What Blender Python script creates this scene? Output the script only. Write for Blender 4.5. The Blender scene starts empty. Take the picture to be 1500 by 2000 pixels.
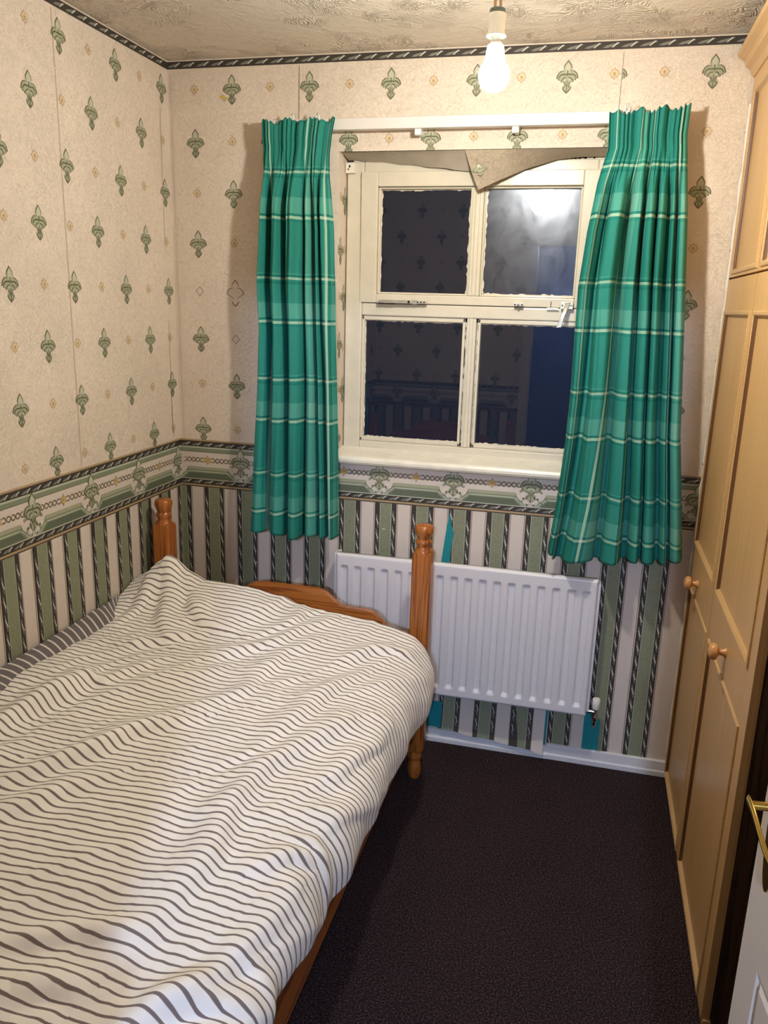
import bpy, math, random
import numpy as np
from mathutils import Matrix, Vector

random.seed(7)
rng = np.random.default_rng(11)
SC = bpy.context.scene
COL = SC.collection

# ------------------------------------------------------------------ camera
cam_d = bpy.data.cameras.new('camera')
cam_d.sensor_fit = 'VERTICAL'
cam_d.sensor_height = 36.0
cam_d.lens = 1568.54 / 2000.0 * 36.0
cam_d.clip_start = 0.02
cam = bpy.data.objects.new('camera', cam_d)
COL.objects.link(cam)
_F = Vector((-0.23469529, 0.93943414, -0.24976311))
_R = Vector((0.96802373, 0.2492884, 0.02802426))
_U = Vector((-0.08858999, 0.23519945, 0.96790135))
cam.matrix_world = Matrix(((_R.x, _U.x, -_F.x, 1.556), (_R.y, _U.y, -_F.y, -2.8611), (_R.z, _U.z, -_F.z, 1.6793), (0, 0, 0, 1)))
SC.camera = cam

# ------------------------------------------------------------------ world, exposure
SC.view_settings.view_transform = 'Standard'
SC.view_settings.look = 'None'
SC.view_settings.exposure = 2.6
SC.view_settings.gamma = 1.0
SC.view_settings.use_curve_mapping = False
world = bpy.data.worlds.new('night')
SC.world = world
world.use_nodes = True
world.node_tree.nodes['Background'].inputs[0].default_value = (0.010, 0.014, 0.03, 1)
world.node_tree.nodes['Background'].inputs[1].default_value = 0.15

BULB = (1.2855, -0.878, 2.186)
BULB_STRENGTH = 148.0
BULB_COLOR = (1.0, 0.97, 0.89)
HALL = (1.72, -4.6, 2.185)
HALL_STRENGTH = 275.0
HALL_COLOR = (0.55, 0.69, 1.0)

# ------------------------------------------------------------------ helpers
def s2l(r, g, b):
    def f(c):
        c = c / 255.0
        return c / 12.92 if c <= 0.04045 else ((c + 0.055) / 1.055) ** 2.4
    return (f(r), f(g), f(b), 1.0)

class N:
    """small node-tree helper"""
    def __init__(self, name):
        self.m = bpy.data.materials.new(name)
        self.m.use_nodes = True
        self.t = self.m.node_tree
        self.b = self.t.nodes['Principled BSDF']
        self.out = self.t.nodes['Material Output']
    def node(self, typ, **kw):
        n = self.t.nodes.new(typ)
        for k, v in kw.items():
            setattr(n, k, v)
        return n
    def link(self, a, b):
        self.t.links.new(a, b)
    def coord(self, kind='Object', scale=(1, 1, 1), loc=(0, 0, 0)):
        tc = self.node('ShaderNodeTexCoord')
        mp = self.node('ShaderNodeMapping')
        mp.inputs['Scale'].default_value = scale
        mp.inputs['Location'].default_value = loc
        self.link(tc.outputs[kind], mp.inputs['Vector'])
        return mp.outputs['Vector']
    def noise(self, vec, scale, detail=4, rough=0.55, dist=0.0):
        n = self.node('ShaderNodeTexNoise')
        n.inputs['Scale'].default_value = scale
        n.inputs['Detail'].default_value = detail
        n.inputs['Roughness'].default_value = rough
        n.inputs['Distortion'].default_value = dist
        self.link(vec, n.inputs['Vector'])
        return n.outputs['Fac']
    def ramp(self, fac, stops, interp='LINEAR'):
        r = self.node('ShaderNodeValToRGB')
        r.color_ramp.interpolation = interp
        el = r.color_ramp.elements
        while len(el) < len(stops):
            el.new(0.5)
        for e, (p, c) in zip(el, stops):
            e.position = p
            e.color = c if len(c) == 4 else (*c, 1)
        self.link(fac, r.inputs['Fac'])
        return r.outputs['Color']
    def math(self, op, a, b=None):
        n = self.node('ShaderNodeMath', operation=op)
        for i, v in enumerate((a, b)):
            if v is None:
                continue
            if isinstance(v, (int, float)):
                n.inputs[i].default_value = v
            else:
                self.link(v, n.inputs[i])
        return n.outputs[0]
    def mix(self, fac, a, b, mode='MIX'):
        n = self.node('ShaderNodeMix', data_type='RGBA', blend_type=mode)
        for sock, v in ((n.inputs[0], fac), (n.inputs[6], a), (n.inputs[7], b)):
            if isinstance(v, (int, float)):
                sock.default_value = v
            elif isinstance(v, tuple):
                sock.default_value = v if len(v) == 4 else (*v, 1)
            else:
                self.link(v, sock)
        return n.outputs[2]
    def bump(self, h, strength=0.3, dist=0.002):
        n = self.node('ShaderNodeBump')
        n.inputs['Strength'].default_value = strength
        n.inputs['Distance'].default_value = dist
        self.link(h, n.inputs['Height'])
        self.link(n.outputs[0], self.b.inputs['Normal'])
    def base(self, c):
        if isinstance(c, tuple):
            self.b.inputs['Base Color'].default_value = c
        else:
            self.link(c, self.b.inputs['Base Color'])
    def set(self, **kw):
        for k, v in kw.items():
            self.b.inputs[k.replace('_', ' ')].default_value = v

MATS = {}
def simple(name, rgb, rough=0.5, metal=0.0, var=0.0, vscale=8.0, bump=0.0, bscale=200.0, spec=0.5, bdist=0.001):
    k = N(name)
    c = s2l(*rgb)
    if var > 0:
        v = k.coord()
        f = k.noise(v, vscale, 5)
        d = tuple(max(0.0, x * (1 - var)) for x in c[:3]) + (1,)
        u = tuple(min(1.0, x * (1 + var)) for x in c[:3]) + (1,)
        k.base(k.ramp(f, [(0.3, d), (0.7, u)]))
    else:
        k.base(c)
    k.set(Roughness=rough, Metallic=metal)
    k.b.inputs['Specular IOR Level'].default_value = spec
    if bump > 0:
        k.bump(k.noise(k.coord(), bscale, 3), bump, bdist)
    MATS[name] = k.m
    return k.m

def paper(name, rgb, emboss=0.5, var=0.05, grain=0.0):
    """printed, embossed vinyl wallpaper"""
    k = N(name)
    v = k.coord()
    c = s2l(*rgb)
    f = k.noise(v, 3.0, 4)
    lo = tuple(x * (1 - var) for x in c[:3]) + (1,)
    hi = tuple(min(1, x * (1 + var)) for x in c[:3]) + (1,)
    col = k.ramp(f, [(0.35, lo), (0.65, hi)])
    if grain > 0:
        g = k.noise(v, 170.0, 3, 0.6, 1.5)
        col = k.mix(k.ramp(g, [(0.42, (0, 0, 0)), (0.6, (1, 1, 1))]), col, tuple(x * (1 - grain) for x in c[:3]) + (1,))
    k.base(col)
    sw = k.node('ShaderNodeTexNoise')
    sw.inputs['Scale'].default_value = 46.0
    sw.inputs['Detail'].default_value = 1.5
    sw.inputs['Distortion'].default_value = 2.6
    k.link(v, sw.inputs['Vector'])
    band = k.math('ABSOLUTE', k.math('SINE', k.math('MULTIPLY', sw.outputs['Fac'], 26.0)))
    fine = k.noise(v, 420.0, 2)
    h = k.math('ADD', k.math('MULTIPLY', band, 0.7), k.math('MULTIPLY', fine, 0.5))
    k.bump(h, emboss, 0.0011)
    k.set(Roughness=0.62)
    k.b.inputs['Specular IOR Level'].default_value = 0.35
    MATS[name] = k.m

paper('paper_cream', (228, 212, 193), 0.8)
paper('paper_green', (143, 146, 118), 0.25, 0.04, 0.22)
paper('paper_grimy', (176, 160, 138), 0.8, 0.14)
paper('paper_stripe_cream', (216, 203, 190), 0.4, 0.03)
for nm, rgb in dict(fleur_line=(106, 104, 82), fleur_fill=(164, 164, 136), fleur_dark=(108, 112, 84), fleur_light=(190, 190, 164),
                    diamond_line=(178, 150, 118), diamond_fill=(214, 192, 156), diamond_dot=(176, 142, 92), blank_line=(128, 112, 98),
                    rope_dark=(62, 56, 50), rope_mid=(126, 124, 112), rope_light=(206, 204, 192), tan_line=(176, 150, 110),
                    line_dark=(72, 64, 56), line_brown=(142, 122, 104), band_green=(130, 138, 114), band_deep=(98, 106, 86), band_pale=(184, 188, 166),
                    scroll=(150, 140, 112), orange_leaf=(206, 168, 104), seam=(150, 134, 112), stain=(206, 176, 84), scuff=(226, 224, 214),
                    teal_paint=(28, 136, 140)).items():
    paper(nm, rgb, 0.18, 0.06)

# ceiling: swirled textured plaster
k = N('ceiling_plaster')
v = k.coord()
k.base(k.ramp(k.noise(v, 2.5, 4), [(0.3, s2l(200, 187, 168)), (0.7, s2l(214, 201, 183))]))
sw = k.node('ShaderNodeTexNoise'); sw.inputs['Scale'].default_value = 7.0; sw.inputs['Detail'].default_value = 2.0; sw.inputs['Distortion'].default_value = 2.2
k.link(v, sw.inputs['Vector'])
sw1 = k.math('ABSOLUTE', k.math('SINE', k.math('MULTIPLY', sw.outputs['Fac'], 60.0)))
patch = k.ramp(k.noise(v, 7.0, 2), [(0.45, (0, 0, 0)), (0.62, (1, 1, 1))])
k.bump(k.math('ADD', k.math('MULTIPLY', k.math('MULTIPLY', sw1, patch), 0.9), k.math('MULTIPLY', k.noise(v, 30.0, 4, 0.6, 1.0), 0.7)), 0.65, 0.010)
k.set(Roughness=0.6)
MATS['ceiling_plaster'] = k.m

# carpet
k = N('carpet')
v = k.coord()
sp = k.noise(v, 210.0, 3, 0.75)
c1 = k.ramp(sp, [(0.34, s2l(8, 6, 8)), (0.50, s2l(44, 34, 36)), (0.68, s2l(120, 96, 94))])
k.base(k.mix(k.ramp(k.noise(v, 3.0, 4), [(0.35, (0, 0, 0)), (0.7, (1, 1, 1))]), c1, s2l(44, 34, 36), 'MIX') if False else k.mix(0.22, c1, k.ramp(k.noise(v, 4.0, 4), [(0.3, s2l(34, 27, 31)), (0.7, s2l(60, 46, 48))])))
k.bump(k.noise(v, 300.0, 2, 0.7), 1.0, 0.006)
k.set(Roughness=0.95)
k.b.inputs['Specular IOR Level'].default_value = 0.1
MATS['carpet'] = k.m

def pine(name, axis, base=(168, 98, 38), dark=(120, 60, 18), sc=1.0):
    k = N(name)
    s = [38.0 * sc] * 3
    s[axis] = 1.3
    v = k.coord('Object', tuple(s))
    n = k.noise(v, 1.0, 3, 0.5, 0.6)
    rings = k.math('ABSOLUTE', k.math('SINE', k.math('MULTIPLY', n, 17.0)))
    s2 = [260.0] * 3
    s2[axis] = 6.0
    fib = k.noise(k.coord('Object', tuple(s2)), 1.0, 2)
    col = k.ramp(rings, [(0.0, s2l(*dark)), (0.28, s2l(*[int(a * .55 + b * .45) for a, b in zip(base, dark)])), (0.6, s2l(*base)), (1.0, s2l(min(255, base[0] + 14), min(255, base[1] + 12), base[2] + 8))])
    col = k.mix(k.math('MULTIPLY', fib, 0.22), col, s2l(*dark))
    k.base(col)
    k.set(Roughness=0.32)
    k.b.inputs['Coat Weight'].default_value = 0.25
    k.b.inputs['Coat Roughness'].default_value = 0.2
    MATS[name] = k.m
pine('pine_upright', 2)
pine('pine_across', 0)
pine('pine_along', 1)
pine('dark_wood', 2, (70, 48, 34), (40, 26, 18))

def oak(name, axis, base, dark):
    k = N(name)
    s = [170.0] * 3
    s[axis] = 2.2
    fib = k.noise(k.coord('Object', tuple(s)), 1.0, 4, 0.6)
    s2 = [9.0] * 3
    s2[axis] = 0.8
    big = k.noise(k.coord('Object', tuple(s2)), 1.0, 2)
    col = k.ramp(fib, [(0.3, s2l(*dark)), (0.62, s2l(*base))])
    col = k.mix(k.ramp(big, [(0.35, (0, 0, 0)), (0.7, (0.35, 0.35, 0.35))]), col, s2l(*dark))
    k.base(col)
    k.bump(fib, 0.06, 0.001)
    k.set(Roughness=0.36)
    MATS[name] = k.m
oak('oak_upright', 2, (212, 170, 114), (190, 148, 92))
oak('oak_along', 1, (206, 168, 116), (184, 144, 94))
simple('groove_shade', (100, 64, 30), 0.5)  # dark brown paints the shadow line in the grooves beside the wardrobe panels
simple('knob_wood', (206, 148, 92), 0.28, var=0.1, vscale=60)

simple('gloss_paint', (212, 203, 182), 0.22, var=0.04, vscale=20)
simple('sill_paint', (230, 224, 206), 0.3, var=0.08, vscale=18)
simple('skirting_paint', (218, 216, 216), 0.4, var=0.05, vscale=10)
simple('rail_white', (216, 209, 202), 0.35)
simple('radiator_enamel', (222, 219, 220), 0.33)
simple('door_white', (222, 214, 204), 0.42)
simple('plastic_white', (236, 232, 222), 0.35)
simple('holder_grey', (150, 154, 146), 0.4)
simple('holder_dark', (84, 98, 92), 0.4)
simple('flex_wire', (190, 150, 112), 0.5)
simple('chrome', (200, 200, 205), 0.18, 1.0)
simple('brass', (206, 170, 84), 0.2, 1.0, var=0.15, vscale=40)
simple('worn_metal', (196, 190, 172), 0.35, 0.6, var=0.2, vscale=60)
simple('dark_gap', (24, 22, 22), 0.9)
simple('hall_wall', (52, 66, 96), 0.7)
simple('filler_white', (228, 220, 206), 0.8, bump=0.6, bscale=90, bdist=0.004)
simple('mattress_fabric', (214, 210, 200), 0.8)
simple('raw_paper', (176, 164, 146), 0.8, var=0.12, vscale=14, bump=0.3, bscale=60, bdist=0.002)
simple('clear_plastic', (226, 226, 222), 0.2)

# glass panes: two of them carry a film of dust and condensation
def glass(name, film, rough, sc):
    k = N(name)
    k.b.inputs['Base Color'].default_value = (0.95, 0.97, 0.97, 1)
    k.set(Roughness=0.0, IOR=1.5)
    k.b.inputs['Transmission Weight'].default_value = 1.0
    gl = k.node('ShaderNodeBsdfGlossy')
    gl.inputs['Roughness'].default_value = rough
    gl.inputs['Color'].default_value = (0.85, 0.9, 1.0, 1)
    mx = k.node('ShaderNodeMixShader')
    dirt = k.math('MULTIPLY', k.ramp(k.noise(k.coord('Object', (1, 1, 1)), sc, 6, 0.7, 0.8), [(0.35, (.25, .25, .25)), (0.7, (1, 1, 1))]), film)
    k.link(dirt, mx.inputs[0]); k.link(k.b.outputs[0], mx.inputs[1]); k.link(gl.outputs[0], mx.inputs[2])
    k.link(mx.outputs[0], k.out.inputs['Surface'])
    MATS[name] = k.m
glass('window_glass', 0.004, 0.4, 14.0)
glass('window_glass_smeared', 0.10, 0.22, 9.0)

def emitter(name, col, strength):
    k = N(name)
    k.base((1, 1, 1, 1))
    k.b.inputs['Emission Color'].default_value = (*col, 1)
    k.b.inputs['Emission Strength'].default_value = strength
    MATS[name] = k.m
emitter('bulb_glow', BULB_COLOR, BULB_STRENGTH)
emitter('hall_glow', HALL_COLOR, HALL_STRENGTH)

# duvet stripes (uv in metres: u across the bed, v along it)
def stripes(name, ground, line, period, width):
    k = N(name)
    tc = k.node('ShaderNodeTexCoord')
    sep = k.node('ShaderNodeSeparateXYZ')
    k.link(tc.outputs['UV'], sep.inputs[0])
    wob = k.math('MULTIPLY', k.math('SUBTRACT', k.noise(tc.outputs['UV'], 9.0, 2), 0.5), 0.006)
    vv = k.math('ADD', sep.outputs[1], wob)
    fr = k.math('FRACT', k.math('MULTIPLY', vv, 1.0 / period))
    d = k.math('ABSOLUTE', k.math('SUBTRACT', fr, 0.5))
    mask = k.ramp(d, [(width * 0.42, (1, 1, 1)), (width * 0.58, (0, 0, 0))])
    g = k.mix(k.ramp(k.noise(tc.outputs['UV'], 6.0, 3), [(0.35, (0, 0, 0)), (0.7, (1, 1, 1))]), s2l(*ground), tuple(x * 0.94 for x in s2l(*ground)[:3]) + (1,))
    k.base(k.mix(mask, g, s2l(*line)))
    k.bump(k.noise(k.coord('UV', (1, 1, 1)), 700.0, 2), 0.15, 0.0006)
    k.set(Roughness=0.85)
    k.b.inputs['Specular IOR Level'].default_value = 0.2
    k.b.inputs['Sheen Weight'].default_value = 0.15
    MATS[name] = k.m
stripes('duvet_stripe', (246, 241, 232), (124, 111, 106), 0.0212, 0.25)
stripes('duvet_reverse', (112, 106, 106), (222, 216, 208), 0.0300, 0.22)

# curtain tartan (uv in metres)
def tartan(name, u0, v0):
    k = N(name)
    tc = k.node('ShaderNodeTexCoord')
    sep = k.node('ShaderNodeSeparateXYZ')
    k.link(tc.outputs['UV'], sep.inputs[0])
    P = 0.347
    fu = k.math('FRACT', k.math('MULTIPLY', k.math('SUBTRACT', sep.outputs[0], u0), 1 / P))
    fv = k.math('FRACT', k.math('MULTIPLY', k.math('SUBTRACT', sep.outputs[1], v0), 1 / P))
    # brightness bands: block between 0 and .426 has a light then a mid half, the rest is plain and deep
    def band(f):
        g = lambda x: (x, x, x)
        return k.ramp(f, [(0.0, g(.50)), (0.026, g(.12)), (0.05, g(.78)), (0.20, g(.40)), (0.385, g(.14)), (0.41, g(.34)),
                          (0.452, g(.12)), (0.474, g(.62)), (0.49, g(.34)), (0.97, g(.20))], 'CONSTANT')
    def line(f):
        g = lambda x: (x, x, x)
        return k.ramp(f, [(0.0, g(1)), (0.024, g(0)), (0.426, g(.9)), (0.450, g(0))], 'CONSTANT')
    av = k.math('ADD', k.math('MULTIPLY', band(fu), 0.5), k.math('MULTIPLY', band(fv), 0.5))
    col = k.ramp(av, [(0.0, s2l(6, 84, 80)), (0.28, s2l(26, 120, 108)), (0.5, s2l(58, 144, 128)), (0.78, s2l(112, 172, 154))])
    lu, lv = line(fu), line(fv)
    lm = k.math('MAXIMUM', lu, k.math('MULTIPLY', lv, 0.9))
    both = k.math('MINIMUM', lu, lv)
    lcol = k.mix(both, s2l(178, 206, 176), s2l(238, 232, 208))
    col = k.mix(k.math('MULTIPLY', lm, 0.70), col, lcol)
    k.base(col)
    k.bump(k.noise(k.coord('UV'), 900.0, 2), 0.1, 0.0005)
    k.set(Roughness=0.75)
    k.b.inputs['Specular IOR Level'].default_value = 0.25
    tr = k.node('ShaderNodeBsdfTranslucent')
    k.link(col, tr.inputs['Color'])
    mx = k.node('ShaderNodeMixShader')
    mx.inputs[0].default_value = 0.12
    k.link(k.b.outputs[0], mx.inputs[1]); k.link(tr.outputs[0], mx.inputs[2])
    k.link(mx.outputs[0], k.out.inputs['Surface'])
    MATS[name] = k.m

# ------------------------------------------------------------------ mesh building
class MB:
    def __init__(self):
        self.v, self.f, self.m, self.names = [], [], [], []
        self.uv = None
    def mi(self, mat):
        if mat not in self.names:
            self.names.append(mat)
        return self.names.index(mat)
    def poly(self, pts, mat):
        i = len(self.v)
        self.v += [tuple(map(float, p)) for p in pts]
        self.f.append(tuple(range(i, i + len(pts))))
        self.m.append(self.mi(mat))
    def box(self, a, b, mat):
        (x0, y0, z0), (x1, y1, z1) = [min(p, q) for p, q in zip(a, b)], [max(p, q) for p, q in zip(a, b)]
        i = len(self.v)
        self.v += [(x0, y0, z0), (x1, y0, z0), (x1, y1, z0), (x0, y1, z0), (x0, y0, z1), (x1, y0, z1), (x1, y1, z1), (x0, y1, z1)]
        for q in ((0, 3, 2, 1), (4, 5, 6, 7), (0, 1, 5, 4), (1, 2, 6, 5), (2, 3, 7, 6), (3, 0, 4, 7)):
            self.f.append(tuple(i + j for j in q)); self.m.append(self.mi(mat))
    def grid(self, P, mat, closed_u=False):
        """P: rows x cols x 3"""
        P = np.asarray(P, float)
        r, c = P.shape[:2]
        i = len(self.v)
        self.v += [tuple(p) for p in P.reshape(-1, 3)]
        k = self.mi(mat)
        for a in range(r - 1):
            for b in range(c - 1 if not closed_u else c):
                b2 = (b + 1) % c
                self.f.append((i + a * c + b, i + a * c + b2, i + (a + 1) * c + b2, i + (a + 1) * c + b)); self.m.append(k)
    def lathe(self, center, prof, mat, axis=2, seg=28):
        """prof: list of (radius, height); solid of revolution about an axis through center"""
        rows = []
        for r, h in prof:
            row = []
            for s in range(seg):
                t = 2 * math.pi * s / seg
                a, b = r * math.cos(t), r * math.sin(t)
                o = [0, 0, 0]
                o[axis] = h; o[(axis + 1) % 3] = a; o[(axis + 2) % 3] = b
                row.append([center[j] + o[j] for j in range(3)])
            rows.append(row)
        self.grid(rows, mat, True)
        for row in (rows[0], rows[-1]):
            self.poly(row, mat)
    def tube(self, pts, rad, mat, seg=10):
        pts = [Vector(p) for p in pts]
        rows = []
        rad = rad if isinstance(rad, (list, tuple)) else [rad] * len(pts)
        for j, p in enumerate(pts):
            d = (pts[min(j + 1, len(pts) - 1)] - pts[max(j - 1, 0)]).normalized()
            a = d.cross(Vector((0, 0, 1)) if abs(d.z) < 0.9 else Vector((1, 0, 0))).normalized()
            b = d.cross(a)
            rows.append([p + rad[j] * (math.cos(2 * math.pi * s / seg) * a + math.sin(2 * math.pi * s / seg) * b) for s in range(seg)])
        self.grid(rows, mat, True)
        self.poly(rows[0], mat); self.poly(rows[-1], mat)
    def prism(self, pts, axis, a, b, mat):
        """extrude a 2-D outline (in the two other axes) from a to b along axis"""
        def P(q, h):
            o = [0, 0, 0]
            o[axis] = h
            ot = [j for j in range(3) if j != axis]
            o[ot[0]], o[ot[1]] = q
            return o
        n = len(pts)
        self.grid([[P(q, a) for q in pts], [P(q, b) for q in pts]], mat, True)
        self.poly([P(q, a) for q in pts], mat)
        self.poly([P(q, b) for q in pts], mat)
    def build(self, name, parent=None, smooth=False, bevel=0.0, loc=None, angle=40):
        me = bpy.data.meshes.new(name)
        me.from_pydata(self.v, [], self.f)
        for n in self.names:
            me.materials.append(MATS[n])
        me.polygons.foreach_set('material_index', self.m)
        if self.uv is not None:
            L = me.uv_layers.new(name='uv')
            idx = np.zeros(len(me.loops), dtype=np.int32)
            me.loops.foreach_get('vertex_index', idx)
            L.data.foreach_set('uv', np.asarray(self.uv, float)[idx].ravel())
        me.update()
        o = bpy.data.objects.new(name, me)
        COL.objects.link(o)
        if parent is not None:
            o.parent = parent
            o.matrix_parent_inverse = Matrix.Translation(-parent.location)
        if bevel > 0:
            md = o.modifiers.new('bevel', 'BEVEL')
            md.width = bevel; md.segments = 3; md.limit_method = 'ANGLE'; md.angle_limit = math.radians(35)
        if smooth:
            me.polygons.foreach_set('use_smooth', [True] * len(me.polygons))
            if smooth == 'auto':
                me.set_sharp_from_angle(angle=math.radians(angle))
        return o

def thing(name, label, cat, loc, group=None):
    o = bpy.data.objects.new(name, None)
    COL.objects.link(o)
    o.empty_display_size = 0.05
    o.location = loc
    o['label'] = label; o['category'] = cat
    if group:
        o['group'] = group
    return o
def tag(o, label, cat, group=None):
    o['label'] = label; o['category'] = cat
    if group:
        o['group'] = group
    return o
def struct(o):
    o['kind'] = 'structure'
    return o
def struct_empty(name, loc):
    o = bpy.data.objects.new(name, None)
    COL.objects.link(o)
    o.location = loc
    o.empty_display_size = 0.05
    return struct(o)

# ------------------------------------------------------------------ the room: wallpaper
H = 2.495
DADO0, DADO1 = 0.954, 1.145
FLEUR = [(0, .049), (.006, .0415), (.0115, .034), (.0135, .027), (.0125, .0205), (.011, .017), (.0165, .0185), (.024, .0160), (.030, .0100), (.0335, .0030),
         (.0345, -.0040), (.031, -.0068), (.028, -.0052), (.0275, -.0102), (.024, -.0112), (.021, -.0085), (.0205, -.0140), (.0165, -.0160), (.0125, -.0140), (.0095, -.0190),
         (.0085, -.0255), (.0145, -.0290), (.0135, -.0355), (.0085, -.0420), (0, -.0500)]

class Paper:
    """one papered wall: maps (a, z) on the wall to space and prints the pattern on it"""
    def __init__(self, mb, O, U, Nrm, holes=()):
        self.mb, self.O, self.U, self.N = mb, Vector(O), Vector(U), Vector(Nrm)
        self.flip = self.U.cross(Vector((0, 0, 1))).dot(self.N) < 0
        self.holes = list(holes)
    def P(self, a, z, lay):
        return self.O + self.U * a + Vector((0, 0, z)) + self.N * (lay * 0.00035)
    def raw(self, pts, mat, lay):
        q = [self.P(a, z, lay) for a, z in pts]
        if self.flip:
            q.reverse()
        self.mb.poly(q, mat)
    @staticmethod
    def cut(pts, ax, lim, keep_ge):
        out = []
        for i in range(len(pts)):
            p, q = pts[i], pts[(i + 1) % len(pts)]
            ip = (p[ax] >= lim) if keep_ge else (p[ax] <= lim)
            iq = (q[ax] >= lim) if keep_ge else (q[ax] <= lim)
            if ip:
                out.append(p)
            if ip != iq:
                t = (lim - p[ax]) / (q[ax] - p[ax])
                out.append((p[0] + t * (q[0] - p[0]), p[1] + t * (q[1] - p[1])))
        return out
    def poly(self, pts, mat, lay, clip=()):
        for ax, lim, ge in clip:
            pts = self.cut(pts, ax, lim, ge)
            if len(pts) < 3:
                return
        A = [p[0] for p in pts]; Z = [p[1] for p in pts]
        for (h0, h1, g0, g1) in self.holes:
            if max(A) > h0 and min(A) < h1 and max(Z) > g0 and min(Z) < g1:
                ca, cz = (max(A) + min(A)) / 2, (max(Z) + min(Z)) / 2
                opts = [(ca - h0, (0, h0, False)), (h1 - ca, (0, h1, True)), (cz - g0, (1, g0, False)), (g1 - cz, (1, g1, True))]
                opts.sort(key=lambda t: t[0])
                if opts[0][0] > 0.03:
                    return
                pts = self.cut(pts, *opts[0][1])
                if len(pts) < 3:
                    return
                A = [p[0] for p in pts]; Z = [p[1] for p in pts]
        self.raw(pts, mat, lay)
    def rect(self, a0, a1, z0, z1, mat, lay):
        rs = [(a0, a1, z0, z1)]
        for (h0, h1, g0, g1) in self.holes:
            nx = []
            for (p0, p1, q0, q1) in rs:
                if p1 <= h0 or p0 >= h1 or q1 <= g0 or q0 >= g1:
                    nx.append((p0, p1, q0, q1)); continue
                if p0 < h0: nx.append((p0, h0, q0, q1))
                if p1 > h1: nx.append((h1, p1, q0, q1))
                m0, m1 = max(p0, h0), min(p1, h1)
                if q0 < g0: nx.append((m0, m1, q0, g0))
                if q1 > g1: nx.append((m0, m1, g1, q1))
            rs = nx
        for (p0, p1, q0, q1) in rs:
            self.raw([(p0, q0), (p1, q0), (p1, q1), (p0, q1)], mat, lay)
    def stroke(self, pts, w, mat, lay, clip=()):
        for (x0, y0), (x1, y1) in zip(pts[:-1], pts[1:]):
            dx, dy = x1 - x0, y1 - y0
            l = math.hypot(dx, dy) or 1
            nx, ny = -dy / l * w / 2, dx / l * w / 2
            ex, ey = dx / l * w * .3, dy / l * w * .3
            self.poly([(x0 - nx - ex, y0 - ny - ey), (x1 - nx + ex, y1 - ny + ey), (x1 + nx + ex, y1 + ny + ey), (x0 + nx - ex, y0 + ny - ey)], mat, lay, clip)
    def fleur(self, a, z, s=1.0, clip=(), blank=False, lay=1):
        full = FLEUR + [(-x, y) for x, y in FLEUR[-2:0:-1]]
        m = lambda L, k=1.0, dy=0.0: [(a + x * s * k, z + (y * k + dy) * s) for x, y in L]
        if blank:
            self.poly(m(full), 'blank_line', lay, clip)
            self.poly(m(full, .88), 'paper_cream', lay + 1, clip)
            return
        self.poly(m(full), 'fleur_line', lay, clip)
        self.poly(m(full, .88), 'fleur_fill', lay + 1, clip)
        leaf = [(0, .043), (.007, .034), (.0085, .026), (.005, .012), (0, .006), (-.005, .012), (-.0085, .026), (-.007, .034)]
        self.poly(m(leaf), 'fleur_light', lay + 2, clip)
        for sg in (-1, 1):
            self.stroke(m([(0, .008), (sg * .008, .006), (sg * .016, .007), (sg * .023, .003), (sg * .027, -.003)]), .0036 * s, 'fleur_dark', lay + 3, clip)
            self.stroke(m([(sg * .004, -.002), (sg * .011, -.004), (sg * .016, -.010)]), .0032 * s, 'fleur_dark', lay + 3, clip)
            self.poly(m([(sg * .004, -.004), (sg * .010, -.008), (sg * .011, -.013), (sg * .006, -.011)]), 'fleur_light', lay + 3, clip)
            self.stroke(m([(sg * .007, -.017), (sg * .004, -.026), (sg * .009, -.032)]), .0026 * s, 'fleur_line', lay + 3, clip)
        self.stroke(m([(0, .017), (0, .003)]), .0042 * s, 'fleur_dark', lay + 4, clip)
        self.stroke(m([(0, -.012), (0, -.044)]), .0026 * s, 'fleur_dark', lay + 4, clip)
    def diamond(self, a, z, s=1.0, clip=(), blank=False):
        D = [(0, .0185), (.0035, .0125), (.010, .0110), (.0115, .0045), (.0172, 0), (.0115, -.0045), (.010, -.0110), (.0035, -.0125), (0, -.0185)]
        if blank:
            D = [(0, .0175), (.0085, .0085), (.0165, 0), (.0085, -.0085), (0, -.0175)]
        full = D + [(-x, y) for x, y in D[-2:0:-1]]
        m = lambda k: [(a + x * s * k, z + y * s * k) for x, y in full]
        self.poly(m(1), 'blank_line' if blank else 'diamond_line', 1, clip)
        self.poly(m(.80), 'paper_cream' if blank else 'diamond_fill', 2, clip)
        if not blank:
            self.poly(m(.28), 'diamond_dot', 3, clip)
            self.stroke([(a - .005, z - .007), (a + .006, z - .005)], .002, 'diamond_line', 3, clip)
    def rope(self, a0, a1, zc, h, per, lay=2):
        """horizontal twisted cord"""
        self.rect(a0, a1, zc - h / 2, zc + h / 2, 'rope_dark', lay)
        n = int((a1 - a0) / per) + 1
        for i in range(n):
            a = a0 + i * per
            if a + per > a1:
                break
            q = lambda L: [(a + x * per, zc + y * h) for x, y in L]
            self.poly(q([(.02, -.30), (.3, -.34), (.62, -.12), (.98, .26), (.9, .32), (.6, .22), (.25, .02)]), 'rope_mid', lay + 1)
            self.poly(q([(.52, -.30), (.60, -.30), (.92, .36), (.80, .36)]), 'rope_light', lay + 2)
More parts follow.
